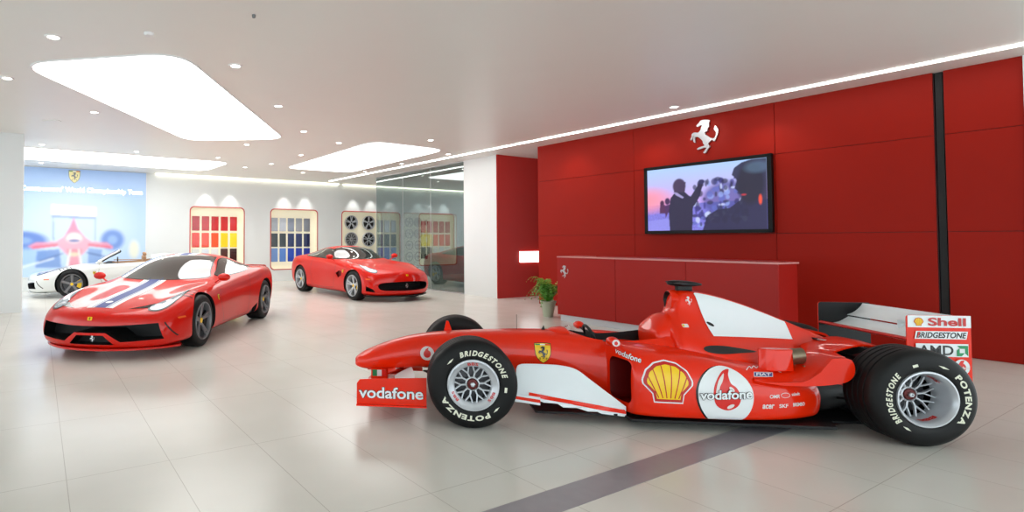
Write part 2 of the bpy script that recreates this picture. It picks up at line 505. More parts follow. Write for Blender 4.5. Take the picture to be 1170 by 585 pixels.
def picture(name, w, h, nx, ny, bg, shapes, material, parent, org, ax, ay, blur=1):
    """a printed or shown picture: a fine grid coloured shape by shape (u right, v up, both 0..1)"""
    u, v = np.meshgrid(np.linspace(0, 1, nx), np.linspace(0, 1, ny)); u = u.ravel(); v = v.ravel()
    C = bg(u, v)
    for s in shapes:
        if s[0] == 'e':
            _, cx, cy, rx, ry, col, soft, al = s
            d = np.sqrt(((u-cx)/rx)**2+((v-cy)/ry)**2); a = np.clip((1-d)/max(soft, 1e-3)+.5, 0, 1)*al
        else:
            _, pts, col, al = s; a = inside(u, v, pts)*al
        C = C*(1-a[:, None]) + np.array(lin(col)[:3])[None, :]*a[:, None]
    G = C.reshape(ny, nx, 3)
    for _ in range(blur):
        for axis in (0, 1):
            q = np.concatenate([np.take(G, [0], axis), G, np.take(G, [-1], axis)], axis); k = G.shape[axis]
            G = .25*np.take(q, range(0, k), axis)+.5*np.take(q, range(1, k+1), axis)+.25*np.take(q, range(2, k+2), axis)
    C = G.reshape(-1, 3)
    org, ax, ay = Vector(org), Vector(ax), Vector(ay)
    V = [org + ax*(float(a)*w) + ay*(float(b)*h) for a, b in zip(u, v)]
    F = [(j*nx+i, j*nx+i+1, (j+1)*nx+i+1, (j+1)*nx+i) for j in range(ny-1) for i in range(nx-1)]
    o = pobj(name, V, F, material, parent, 0)
    at = o.data.color_attributes.new('Col', 'FLOAT_COLOR', 'POINT')
    at.data.foreach_set('color', np.concatenate([C, np.ones((len(C), 1))], 1).astype(np.float32).ravel())
    return o

# ------------------------------------------------------------------ the room
def room():
    bm = bmesh.new(); box(bm, -16, 17, -8, 17.7, -.12, 0)
    f = struct('floor', bm, M['floor']); f.rotation_euler = (0, 0, TH)
    bm = bmesh.new(); box(bm, -16, 17, -8, 17.7, CH, CH+.15)
    c = struct('ceiling', bm, M['ceiling']); c.rotation_euler = (0, 0, TH)
    # dark stone inlay in the floor
    bm = bmesh.new(); box(bm, -3, 5.2, 1.925, 2.125, -.05, .0015)
    s = struct('trim_1', bm, M['strip_stone']); s.rotation_euler = (0, 0, TH)
    # red feature wall built of lacquered panels with open joints
    bm = bmesh.new(); g = .003
    box(bm, -.26, .37, -.3, -.022, 0, CH, MRW, 1); box(bm, .45, 6.58, -.3, -.022, 0, CH, MRW, 1); box(bm, .37, .45, -.3, -.1, 0, CH, MRW, 1)
    for t0, t1 in ((-.26, .365), (.455, 2.13), (2.13, 4.36), (4.36, 6.6)):
        for z0, z1 in ((0, 1.51), (1.51, 2.71), (2.71, CH)):
            box(bm, t0+g, t1-g, -.022, 0, z0+g, z1-g if z1 < CH else CH, MRW, 0)
    bevel(struct('wall_right', bm, [M['redwall'], M['line_grey']]), .0015, 1)
    bm = bmesh.new(); box(bm, .378, .442, -.1, -.03, 0, CH-.005, MRW); struct('trim_2', bm, M['blackmat'])
    bm = bmesh.new(); box(bm, -.85, -.262, -.3, .03, 0, CH, MRW); struct('wall_front', bm, M['wall_white'])
    # pillar with a red return wall: the passage beside the feature wall
    bm = bmesh.new(); box(bm, 7.86, 9.02, -.5, 0, 0, CH, MRW); struct('wall_middle', bm, M['wall_white'])
    bm = bmesh.new(); box(bm, 7.83, 7.86, -3.2, .0, 0, CH, MRW); box(bm, 5.5, 7.83, -3.4, -3.2, 0, CH, MRW)
    struct('wall_passage', bm, M['redwall_recess'])
    # back wall with rounded niches
    bm = bmesh.new(); box(bm, -13, 11.0, -.3, 0, 0, CH, MBW)
    wb = struct('wall_back', bm, M['wall_white'])
    cuts = []
    for a, b in NICHES:
        bm = bmesh.new(); L = rrect(a, b, .42, 2.48, .13)
        prism(bm, L, lambda s, z: BW(s, -.16, z), lambda s, z: BW(s, .05, z)); cuts.append((bm, M['panel_cream']))
    cut(wb, cuts)
    for p in wb.data.polygons: p.use_smooth = False
    for i, (a, b) in enumerate(NICHES):
        ring = bmesh.new()
        for k, (gr, out, mi) in enumerate(((.0, .012, 0), (.03, .006, 1))):
            o_, i_ = rrect(a-.035+gr, b+.035-gr, .385+gr, 2.515-gr, .15-gr*.5), rrect(a-.005+gr*0, b+.005, .415, 2.485, .13)
            if k: continue
            n = len(o_)
            vo = [ring.verts.new(BW(*(p[0], out), p[1])) for p in o_]; vi = [ring.verts.new(BW(p[0], out, p[1])) for p in i_]
            wo = [ring.verts.new(BW(p[0], -.01, p[1])) for p in o_]; wi = [ring.verts.new(BW(p[0], -.01, p[1])) for p in i_]
            for j in range(n):
                q = (j+1) % n
                ring.faces.new((vo[j], vo[q], vi[q], vi[j])); ring.faces.new((vo[j], wo[j], wo[q], vo[q])); ring.faces.new((vi[j], vi[q], wi[q], wi[j]))
        struct('trim_%d' % (i+3), ring, M['frame_red'])
    # column at the left, far wall beyond the glass
    bm = bmesh.new(); box(bm, -6.0, -.27, 12.33, 13.1, 0, CH); c = struct('wall_left', bm, M['wall_white']); c.rotation_euler = (0, 0, TH)
    bm = bmesh.new(); box(bm, 16.2, 16.4, 5, 17.5, 0, CH); c = struct('wall_far', bm, M['wall_white']); c.rotation_euler = (0, 0, TH)
    # glazed partition
    bm = bmesh.new()
    ts = (9.02, 10.4, 11.75, 13.23)
    for a, b in zip(ts, ts[1:]): box(bm, a+.006, b-.006, -.012, 0, .03, CH-.03, MRW)
    struct('window_1', bm, M['glass'])
    bm = bmesh.new(); box(bm, 9.02, 13.23, -.02, .008, 0, .03, MRW); box(bm, 9.02, 13.23, -.02, .008, CH-.03, CH, MRW)
    for t in ts[1:]: box(bm, t-.006, t+.006, -.014, .002, .03, CH-.03, MRW)
    struct('trim_8', bm, M['silver'])
    # coves and light lines
    bm = bmesh.new()
    a = Vector((7.7, 5.0, 0)); b = Vector((-.40, 19.05, 0)); dv = (b-a).normalized(); nv = Vector((-dv.y, dv.x, 0))*.042
    vs = [bm.verts.new(p + Vector((0, 0, z))) for z in (CH-.012, CH+.01) for p in (a-nv, a+nv, b+nv, b-nv)]
    for f in ((0, 1, 2, 3), (4, 5, 6, 7), (0, 1, 5, 4), (1, 2, 6, 5), (2, 3, 7, 6), (3, 0, 4, 7)): bm.faces.new([vs[i] for i in f])
    tag(obj('light_line', bm, M['lightstrip'], None, 0), 'long thin luminous line in the ceiling running beside the red wall', 'ceiling light')
    bm = bmesh.new(); box(bm, -4.2, 2.3, .02, .09, CH-.03, CH, MBW)
    tag(obj('cove_light', bm, M['cove'], None, 0), 'warm cove light strip along top of white back wall', 'cove light')
    bm = bmesh.new(); box(bm, 2.5, 10.5, .02, .09, CH-.03, CH, MBW)
    tag(obj('cove_light', bm, M['cove'], None, 0), 'cove light strip along top of wall seen through the glass partition', 'cove light')

NICHES = [(-3.1, -1.33), (-.34, 1.43), (2.48, 4.2), (5.26, 7.97)]

def light_panel(corners, label, r=.28):
    c = [Vector((x, y, 0)) for x, y in corners]; n = len(c); L = []
    for i in range(n):
        p, a, b = c[i], c[i-1], c[(i+1) % n]
        u = (a-p).normalized(); w = (b-p).normalized()
        for k in range(7):
            t = k/6; q = p + u*r*(1-t)**2 + w*r*t**2; L.append((q.x, q.y))
    t = thing('luminous_ceiling_panel', label, 'ceiling light', (sum(p[0] for p in corners)/n, sum(p[1] for p in corners)/n, CH))
    ox, oy = t.location.x, t.location.y
    bm = bmesh.new(); prism(bm, L, lambda x, y: (x-ox, y-oy, -.012), lambda x, y: (x-ox, y-oy, .02)); obj('diffuser', bm, M['light'], t, 0)
    bm = bmesh.new(); m = len(L)
    cx, cy = ox, oy
    for i in range(m):
        q = (i+1) % m
        def ex(p):
            v = Vector((p[0]-cx, p[1]-cy, 0)); return v + v.normalized()*.03
        a, b = Vector((L[i][0]-cx, L[i][1]-cy, -.012)), Vector((L[q][0]-cx, L[q][1]-cy, -.012))
        ea, eb = ex(L[i]), ex(L[q]); vs = [bm.verts.new(p) for p in (a, b, eb+Vector((0, 0, -.016)), ea+Vector((0, 0, -.016)), ea+Vector((0, 0, .01)), eb+Vector((0, 0, .01)))]
        bm.faces.new(vs[:4]); bm.faces.new((vs[3], vs[2], vs[5], vs[4]))
    obj('frame', bm, M['frame_white'], t, 0)

DOWN = [((-2.966, 5.534), 'in the left foreground ahead of the largest luminous panel'), ((-4.315, 6.947), 'at the far left edge of the picture left of the largest luminous panel'),
 ((-1.271, 6.456), 'nearest of the row along right side of the largest luminous panel'), ((-.982, 8.402), 'second of the row along right side of the largest luminous panel'),
 ((-.723, 10.365), 'third of the row, beside the far corner of the largest luminous panel'), ((-.056, 11.575), 'fourth of the row, left of the right-hand luminous panel'),
 ((-4.03, 8.805), 'under the left side of the largest luminous panel'), ((-6.532, 11.787), 'just right of the white column top'), ((-4.82, 12.716), 'in front of the rear left luminous panel'),
 ((-2.063, 11.787), 'beyond the far edge of the largest luminous panel'), ((-3.118, 13.657), 'at the right tip of the rear left luminous panel'), ((-.986, 13.237), 'left of the right-hand luminous panel tip'),
 ((-1.91, 14.748), 'between the two rear luminous panels'), ((-2.751, 15.453), 'above the red and yellow swatch niche'), ((1.863, 11.272), 'near side of the right-hand luminous panel'),
 ((2.589, 13.103), 'right of the right-hand luminous panel by the light line'), ((1.647, 14.748), 'behind the right-hand luminous panel above glass'), ((.718, 16.435), 'above the wheel niche near the light line'),
 ((-1.185, 16.647), 'above the blue swatch niche'), ((5.218, 8.458), 'above the television by the light line'), ((-5.948, 14.582), 'over the right part of the blue racing mural'), ((-8.096, 14.582), 'over the left part of the blue racing mural')]

def downlights():
    first = None
    for (x, y), where in DOWN:
        lab = 'round downlight ' + where
        if first is None:
            t = first = thing('downlight', lab, 'downlight', (x, y, CH), 0, 'recessed downlights in the ceiling')
            bm = bmesh.new(); lathe(bm, [(.05, -.004), (.062, -.012), (.078, -.010), (.085, 0), (.05, 0)], 28, close=True); obj('trim_ring', bm, M['frame_white'], t)
            bm = bmesh.new(); r = lathe(bm, [(.052, -.006), (.052, .01)], 28); bm.faces.new(r[0]); obj('lamp', bm, M['lamp'], t, 0)
        else:
            t = first.copy(); COL.objects.link(t); t.location = (x, y, CH); t['label'] = lab
            for ch in first.children:
                c = ch.copy(); COL.objects.link(c); c.parent = t
    def small(name, x, y, r, h, lab, cat, m):
        bm = bmesh.new(); ri = lathe(bm, [(r*.3, -h), (r*.8, -h*.9), (r, -h*.3), (r, 0)], 24, lambda a, q, d: (x+q*cos(a), y+q*sin(a), CH+d)); bm.faces.new(ri[0])
        tag(obj(name, bm, m), lab, cat)
    small('smoke_detector', -1.95, 5.439, .05, .03, 'small round smoke detector on ceiling ahead of the largest luminous panel', 'smoke detector', M['frame_white'])
    small('sprinkler_head', -.814, 4.992, .018, .03, 'tiny sprinkler head near top of the picture', 'sprinkler', M['grey_detail'])
    bm = bmesh.new(); box(bm, -5.2, -4.92, 9.38, 9.5, CH-.01, CH)
    tag(obj('ceiling_hatch', bm, M['ceiling']), 'small flush rectangular ceiling hatch left of the largest luminous panel', 'hatch')

def swatch(s, z, w, h, rgb, lab, grp, i=[0]):
    m = mat('swatch_paint_%d_%d_%d' % rgb, rgb, .25, 0, .8, noise=.02) if ('sw', rgb) not in M else M[('sw', rgb)]
    M[('sw', rgb)] = m
    bm = bmesh.new()
    vs = box(bm, s-w/2, s+w/2, -.158, -.13, z-h/2, z+h/2, MBW)
    o = obj('paint_swatch', bm, m, None, 0); bevel(o, .008, 2); tag(o, lab, 'paint swatch', grp)

def displays():
    rows = ('top', 'second', 'third', 'bottom'); cols = ('first', 'second', 'third', 'fourth', 'fifth')
    R1 = [[(176, 20, 24)]*1+[(188, 22, 24), (196, 24, 26), (206, 30, 24), (214, 38, 30)], [(226, 50, 24), (232, 66, 26), (240, 84, 30), (246, 214, 20), (250, 228, 40)],
          [(226, 232, 226), (218, 228, 236), (232, 234, 232), (62, 34, 24), (40, 24, 20)], [(236, 236, 230), (206, 206, 206), (150, 150, 150), (60, 50, 44), (30, 26, 24)]]
    R2 = [[(170, 176, 186), (196, 202, 212), (134, 142, 160), (150, 152, 158), (128, 132, 142)], [(64, 66, 70), (50, 56, 62), (24, 34, 92), (22, 26, 92), (20, 24, 78)],
          [(124, 160, 220), (96, 140, 216), (44, 80, 190), (34, 56, 170), (30, 48, 160)], [(180, 190, 200), (120, 130, 140), (90, 100, 120), (60, 70, 90), (40, 46, 60)]]
    z = [1.965, 1.42, .90, .0]
    for nm, s0, R in (('red and yellow', -2.9, R1), ('blue and grey', -.155, R2)):
        st = .316 if s0 < -1 else .312
        hue = lambda c: ('yellow' if c[0] > 230 and c[1] > 200 and c[2] < 120 else 'orange' if c[0] > 215 and c[1] > 45 and c[2] < 60 else 'red' if c[0] > 150 and c[1] < 60 else 'brown' if c[0] < 80 and c[0] > c[2]+10
                         else 'pale' if min(c) > 190 else 'blue' if c[2] > c[0]+25 else 'grey')
        for r in range(3):
            for k in range(5):
                c = R[r][k]
                swatch(s0+k*st, z[r], .24, .47, c, '%s paint swatch, %s from left in the %s row of the %s niche' % (hue(c), cols[k], rows[r], nm), 'paint swatches in the %s niche' % nm)

def rim_bm(n, R, twin, hubr=.07, w=.022, bm=None, f=None, depth=.06, dish=.03, lip=.02):
    """spoked alloy rim in face coordinates (tx, ty, d), d outwards"""
    bm = bm or bmesh.new(); P = f or (lambda x, y, d: (x, y, d))
    lathe(bm, [(R, -.002), (R-.004, .006), (R-lip*.7, .004), (R-lip, -.012), (R-lip*1.2, -.03), (R-lip*1.5, -depth*2.2), (R-.002, -depth*2.2)], 56, lambda a, r, d: P(r*cos(a), r*sin(a), d), close=True)
    def bar(r0, a0, r1, a1, w0, w1, d0, d1, th=.022):
        p0 = Vector((r0*cos(a0), r0*sin(a0))); p1 = Vector((r1*cos(a1), r1*sin(a1))); u = (p1-p0).normalized(); nn = Vector((-u.y, u.x))
        vs = []
        for p, wd, d in ((p0, w0, d0), ((p0+p1)/2, (w0+w1)/2*.9, (d0*.55+d1*.45)), (p1, w1, d1)):
            vs.append([bm.verts.new(P(*(p+nn*wd*k), d+dz)) for k, dz in ((-.5, -th), (-.5, -.004), (-.25, 0), (.25, 0), (.5, -.004), (.5, -th))])
        for a, b in zip(vs, vs[1:]):
            for i in range(6): bm.faces.new((a[i], a[(i+1) % 6], b[(i+1) % 6], b[i]))
        bm.faces.new(vs[0]); bm.faces.new(vs[-1])
    for k in range(n):
        a = 2*pi*k/n+pi/2
        if twin == 'Y':
            rm = hubr+(R-hubr)*.42
            bar(hubr*.8, a, rm, a, w, w*.9, -dish, -dish*.9); bar(rm*.96, a, R-lip, a+pi/n*.62, w*.8, w*.8, -dish*.9, -.014); bar(rm*.96, a, R-lip, a-pi/n*.62, w*.8, w*.8, -dish*.9, -.014)
        elif twin:
            s = twin
            bar(hubr*.7, a+.10, R-lip, a+s, w*1.0, w, -dish, -.012); bar(hubr*.7, a-.10, R-lip, a-s, w*1.0, w, -dish, -.012)
        else:
            bar(hubr*.7, a, R-lip, a, w*1.6, w*2.2, -dish, -.012)
    r = lathe(bm, [(hubr, -dish-.03), (hubr, -dish-.004), (hubr*.8, -dish+.004), (hubr*.45, -dish+.004)], 32, lambda a, q, d: P(q*cos(a), q*sin(a), d)); bm.faces.new(r[-1])
    for k in range(5):
        a = 2*pi*k/5+.3; rr = lathe(bm, [(.009, -dish+.002), (.009, -dish+.008)], 8, lambda b, q, d: P(hubr*.68*cos(a)+q*cos(b), hubr*.68*sin(a)+q*sin(b), d)); bm.faces.new(rr[-1])
    return bm

def wheel_shelf():
    """rims hung in the third niche, steering wheels and calipers in the far one"""
    F = lambda s, z: (lambda x, y, d: tuple(BW(s+x, -.05+d*.8, z+y)))
    pos = [(2.92, 2.08, 'upper left'), (3.69, 2.08, 'upper right'), (2.92, 1.45, 'lower left'), (3.69, 1.45, 'lower right'), (2.92, .82, 'bottom left'), (3.69, .82, 'bottom right')]
    styles = [(5, .16, .034), (5, .10, .034), (10, 'Y', .02), (5, .22, .03), (10, 0, .014), (5, .12, .03)]
    for i, ((s, z, w), (n, tw, wd)) in enumerate(zip(pos, styles)):
        t = thing('alloy_wheel', 'silver alloy wheel rim hung %s in the niche behind the red car' % w, 'wheel rim', BW(s, -.1, z), TH, 'alloy rims in the wheel niche')
        f = lambda x, y, d: (x, -.05-d*.7, y)
        obj('rim', rim_bm(n, .27, tw, .06, wd, None, f), M['alu'], t)
        bm = bmesh.new(); r = lathe(bm, [(.03, 0.), (.026, .012)], 20, lambda a, q, d: (q*cos(a), -.03-d, q*sin(a))); bm.faces.new(r[-1]); obj('centre_cap', bm, M['black'], t)
        bm = bmesh.new(); r = lathe(bm, [(.245, .0), (.245, .03)], 40, lambda a, q, d: (q*cos(a), .055-d, q*sin(a))); bm.faces.new(r[-1]); obj('inner_barrel', bm, M['blackmat'], t)
    for c in range(2):
        for r in range(4):
            z = 2.14-r*.46; s = 5.62+c*.44
            if r < 2:
                t = thing('alloy_wheel', 'dark rim behind the glass, %s column, %s row' % (('left', 'right')[c], ('top', 'second')[r]), 'wheel rim', BW(s, -.1, z), TH, 'rims seen through the glass')
                f = lambda x, y, d: (x, -.03-d*.5, y)
                obj('rim', rim_bm((5, 10)[c], .19, (.14, 'Y')[r], .045, .02, None, f, lip=.014), M['greyrim'], t)
            else:
                t = thing('steering_wheel', 'steering wheel behind the glass, %s column, %s row' % (('left', 'right')[c], ('third', 'bottom')[r-2]), 'steering wheel', BW(s, -.1, z), TH, 'steering wheels seen through the glass')
                bm = bmesh.new(); tube(bm, [(.17*cos(2*pi*k/32), 0, .17*sin(2*pi*k/32)) for k in range(33)], .017, 10, False); obj('rim', bm, M['blackmat'], t)
                bm = bmesh.new(); r2 = lathe(bm, [(.06, -.02), (.055, .02)], 20, lambda a, q, d: (q*cos(a), -d, q*sin(a)*.9)); bm.faces.new(r2[-1])
                for a in (0, pi, -pi/2): tube(bm, [(.05*cos(a), 0, .05*sin(a)), (.16*cos(a), 0, .16*sin(a))], .014, 8)
                obj('hub', bm, M['greyrim'], t)
    for r, (mname, cn) in enumerate(((M['darkred'], 'red'), (M['yellow'], 'yellow'), (M['yellow'], 'lower yellow'), (M['blackmat'], 'black'))):
        z = 2.14-r*.46
        t = thing('brake_caliper', '%s brake caliper on display behind the glass' % cn, 'brake caliper', BW(6.44, -.1, z), TH, 'calipers seen through the glass')
        bm = bmesh.new(); A = ell(0, 0, .19, .19, 16, -.7, .7)+ell(0, 0, .1, .1, 16, .7, -.7)
        prism(bm, [(x-.12, y) for x, y in A], lambda x, y: (x, -.06, y), lambda x, y: (x, .03, y)); bevel(obj('body', bm, mname, t), .01)
        bm = bmesh.new()
        for k in (-.07, 0, .07):
            rr = lathe(bm, [(.022, -.04), (.02, .07)], 14, lambda a, q, d: (.03+q*cos(a), -d, k+q*sin(a))); bm.faces.new(rr[-1])
        obj('piston', bm, M['blackmat'], t)

def mural():
    t = thing('racing_mural', 'large pale blue backlit mural of a red racing car with white heading', 'mural', BW(-6.6, .01, 0), 0)
    o = t.location
    W, H = 4.3, 3.1
    def bg(u, v):
        a = np.array(lin((156, 186, 230))[:3]); b = np.array(lin((184, 208, 238))[:3]); c = np.array(lin((210, 224, 242))[:3])
        k = np.clip(1.15-v*1.1+.25*np.abs(u-.55), 0, 1)[:, None]; g = np.clip(1-((u-.55)**2*6+(v-.5)**2*5), 0, 1)[:, None]
        return (a*(1-k)+b*k)*(1-g*.7)+c*g*.7
    # u: niche coordinate s from -8.75 to -4.45
    U = lambda px: (((px-24)/(165-24))*3.3-7.81+8.78)/W
    Vv = lambda py: ((275-py)/37.7+1.4-.38)/H
    P = lambda *pts: [(U(a), Vv(b)) for a, b in pts]
    S = [('e', U(27), Vv(275), .14, .085, (84, 120, 196), .35, .9), ('e', U(126), Vv(274), .075, .1, (90, 128, 200), .4, .85),
         ('e', U(30), Vv(292), .15, .08, (150, 186, 232), .5, .7),
         ('p', P((57, 236), (106, 238), (106, 249), (57, 248)), (252, 246, 240), .95), ('p', P((57, 247), (106, 248.5), (106, 251), (57, 250)), (120, 150, 210), .8),
         ('p', P((58, 250), (59, 250), (60, 275), (58.5, 275)), (90, 120, 190), .7), ('p', P((105, 251), (106, 251), (106, 275), (105, 275)), (110, 140, 200), .6),
         ('p', P((81, 249), (86, 262), (95, 272), (70, 272), (77, 260)), (224, 120, 150), .8),
         ('p', P((32, 281), (40, 277), (62, 276), (72, 270), (92, 270), (102, 276), (120, 277), (127, 282), (126, 284), (100, 281), (92, 290), (74, 290), (64, 281), (38, 284)), (238, 150, 166), .75),
         ('p', P((36, 281), (64, 278), (64, 281), (37, 284)), (220, 84, 110), .7), ('p', P((98, 278), (124, 281), (124, 284), (98, 281)), (220, 90, 110), .7),
         ('e', U(82), Vv(272), .05, .05, (250, 226, 222), .4, .9), ('e', U(82), Vv(275), .035, .014, (80, 110, 170), .4, .9),
         ('p', P((42, 286), (66, 284), (68, 304), (40, 304)), (92, 130, 196), .75), ('p', P((98, 283), (114, 285), (112, 304), (98, 304)), (104, 142, 204), .7),
         ('p', P((74, 284), (91, 284), (88, 304), (77, 304)), (240, 134, 146), .75), ('e', U(82), Vv(290), .03, .02, (252, 220, 190), .5, .8),
         ('p', P((20, 303), (60, 293), (60, 295), (20, 306)), (230, 240, 250), .7), ('p', P((77, 284), (79, 284), (76, 304), (73, 304)), (250, 240, 236), .8), ('p', P((86, 284), (88, 284), (92, 304), (89, 304)), (250, 240, 236), .8), ('p', P((44, 296), (70, 288), (70, 289.5), (44, 298)), (60, 90, 160), .6), ('p', P((96, 287), (118, 292), (118, 294), (96, 289)), (60, 90, 160), .6), ('e', U(27), Vv(275), .05, .03, (150, 182, 228), .6, .6), ('e', U(126), Vv(274), .03, .04, (160, 190, 232), .6, .6), ('e', U(152), Vv(285), .035, .09, (250, 236, 170), .6, .5)]
    m = picture_mat('mural_backlit_print', .12, 1.)
    picture('printed_panel', W, H, 260, 190, bg, S, m, t, BW(-8.78, .03, .38)-o, EV, (0, 0, 1), 4)
    bm = bmesh.new(); box(bm, -8.8, -4.46, .0, .027, .36, 3.49, MBW); bmesh.ops.translate(bm, vec=-o, verts=bm.verts); obj('light_box', bm, M['frame_white'], t, 0)
    decal('heading_text', [(text("Constructors' World Championship Team", -6.20, 2.86, 3.22, .19), 'signlight')], t, BW(0, .032, 0)-Vector(B0)*0-o, EV, (0, 0, 1))
    decal('shield_emblem', [(a, {'yellow': 'hazed_yellow', 'black': 'greyrim'}.get(b, b)) for a, b in shield(-6.47, 3.26, .36)], t, BW(0, .032, 0)-o, EV, (0, 0, 1))  # haze put into the emblem colours: yellow paled, black greyed

def television():
    t = thing('television', 'large wall-mounted flat television showing a crowd with a person raising a hand', 'television', RW(3.12, 0, 2.12), 0)
    o = t.location; W, H = 1.97, 1.2
    bm = bmesh.new(); box(bm, 3.125-W/2, 3.125+W/2, .02, .085, 2.122-H/2, 2.122+H/2, MRW); bmesh.ops.translate(bm, vec=-o, verts=bm.verts)
    bevel(obj('casing', bm, M['bezel'], t, 0), .008)
    bm = bmesh.new()
    for a, b, c, d_ in ((3.125-W/2, 3.125+W/2, 2.122+H/2-.055, 2.122+H/2), (3.125-W/2, 3.125+W/2, 2.122-H/2, 2.122-H/2+.055), (3.125-W/2, 3.125-W/2+.06, 2.122-H/2, 2.122+H/2), (3.125+W/2-.06, 3.125+W/2, 2.122-H/2, 2.122+H/2)):
        box(bm, a, b, .085, .097, c, d_, MRW)
    bmesh.ops.translate(bm, vec=-o, verts=bm.verts); obj('bezel', bm, M['bezel'], t, 0)
    def bg(u, v):
        top = np.array(lin((170, 206, 255))[:3]); mid = np.array(lin((206, 170, 246))[:3]); low = np.array(lin((120, 116, 214))[:3]); warm = np.array(lin((250, 150, 170))[:3])
        k = np.clip(v*1.7-.75, 0, 1)[:, None]; C = np.where(v[:, None] > .42, mid*(1-k)+top*k, low)
        rng = np.random.RandomState(2); n = rng.rand(len(u))[:, None]
        C = np.where(v[:, None] < .42, C*(.75+.6*n), C)
        w = np.clip(1-(u/.28)**2-((v-.5)/.25)**2, 0, 1)[:, None]; C = C*(1-w)+warm*w
        return C
    dk = (24, 14, 60); dk2 = (16, 10, 44)
    S = [('p', [(0, 0), (.24, 0), (.24, .2), (0, .16)], (150, 150, 236), .6),
         ('e', .14, .44, .02, .05, (70, 20, 70), .3, 1), ('p', [(.115, .28), (.12, .42), (.165, .42), (.165, .28)], (80, 24, 80), 1),
         ('e', .19, .47, .024, .055, (60, 20, 80), .3, 1), ('p', [(.17, .2), (.165, .4), (.215, .42), (.215, .2), (.2, .3)], (70, 24, 90), 1),
         ('e', .70, .46, .20, .26, (66, 70, 150), .3, .8)]
    rr = random.Random(7)
    for k in range(150):
        x = .40+rr.random()*.45; y = .12+rr.random()*.66 - abs(x-.68)*.3
        S.append(('e', x, y, .008+rr.random()*.02, .015+rr.random()*.04, rr.choice([(30, 24, 90), (24, 26, 70), (90, 100, 190), (140, 160, 230), (50, 40, 130), (20, 16, 60), (200, 210, 250)]), .4, .8))
    S += [('p', [(.76, .9), (.82, .97), (.9, 1), (1, 1), (1, 0), (.5, 0), (.54, .22), (.62, .3), (.72, .32), (.8, .42), (.82, .5), (.76, .6), (.78, .72), (.74, .8)], (18, 14, 62), .97),
          ('e', .88, .66, .1, .3, (14, 10, 46), .3, .95), ('e', .93, .88, .09, .08, (90, 120, 150), .6, .5), ('e', .95, .42, .012, .07, (250, 80, 40), .5, .9), ('e', .83, .5, .02, .012, (200, 40, 60), .4, .9),
          ('e', .30, .70, .058, .12, (64, 44, 84), .2, 1), ('p', [(.25, .60), (.35, .60), (.36, .76), (.26, .77)], (60, 40, 80), 1),
          ('p', [(.21, 0), (.2, .3), (.22, .52), (.26, .6), (.35, .6), (.40, .52), (.46, .68), (.48, .78), (.51, .72), (.48, .52), (.44, .4), (.42, .36), (.41, 0)], dk, 1),
          ('e', .495, .74, .028, .035, (30, 30, 90), .3, 1), ('p', [(.25, .61), (.27, .56), (.33, .50), (.34, .52), (.28, .6)], (190, 180, 240), .7)]
    picture('screen', W-.12, H-.11, 280, 160, bg, S, picture_mat('television_picture', .88, 0, .4), t, RW(3.125+W/2-.06, .09, 2.122-H/2+.055)-o, -DV, (0, 0, 1))

def plaque(name, label, org, ax, h, m, depth=.02):
    """raised metal prancing horse"""
    ax = Vector(ax); nrm = ax.cross(Vector((0, 0, 1))); bm = bmesh.new(); org = Vector(org)
    for L in HORSE_LOOPS:
        L2 = sm(L, True, 2)
        prism(bm, L2, lambda x, y: org+ax*x*h+Vector((0, 0, y*h)), lambda x, y: org+ax*x*h+Vector((0, 0, y*h))+nrm*depth)
    o = obj(name, bm, m, None, 30); bevel(o, h*.008, 2)
    tag(o, label, 'emblem'); return o

def desk():
    t = thing('reception_desk', 'long red reception desk with a small silver prancing horse below the television', 'desk', RW(3.1, 1.3, 0), 0); o = t.location
    def part(name, bxs, m, bv=.004):
        bm = bmesh.new()
        for b in bxs: box(bm, *b, MRW)
        bmesh.ops.translate(bm, vec=-o, verts=bm.verts); return bevel(obj(name, bm, m, t, 0), bv)
    t0, t1 = 1.42, 4.70; s = (3.60, 2.52)
    part('front_panel', [(s[0]+.003, t1, 1.70, 1.73, .11, 1.105)], M['desk'], .002)
    part('front_panel', [(s[1]+.003, s[0]-.003, 1.70, 1.73, .11, 1.105)], M['desk'], .002)
    part('front_panel', [(t0, s[1]-.003, 1.70, 1.73, .11, 1.105)], M['desk'], .002)
    part('carcass', [(t0+.01, t1-.01, 1.2, 1.70, .11, 1.105)], M['desk'])
    part('side_panel', [(t1-.01, t1, 1.2, 1.70, .11, 1.105)], M['desk'], .001)
    part('kickplate', [(t0+.03, t1-.04, 1.25, 1.70, 0, .11)], M['kick'], .002)
    part('countertop', [(t0-.01, t1+.004, 1.19, 1.735, 1.105, 1.125)], M['desktop'], .003)
    part('raised_ledge', [(t0+.05, t1-.55, 1.2, 1.42, 1.125, 1.135)], M['desk'], .002)
    h = decal('horse_emblem', [(shift(HORSE, 0, 0, .215), 'silver')], t, RW(4.55, 1.735, .86)-o, -DV, (0, 0, 1))

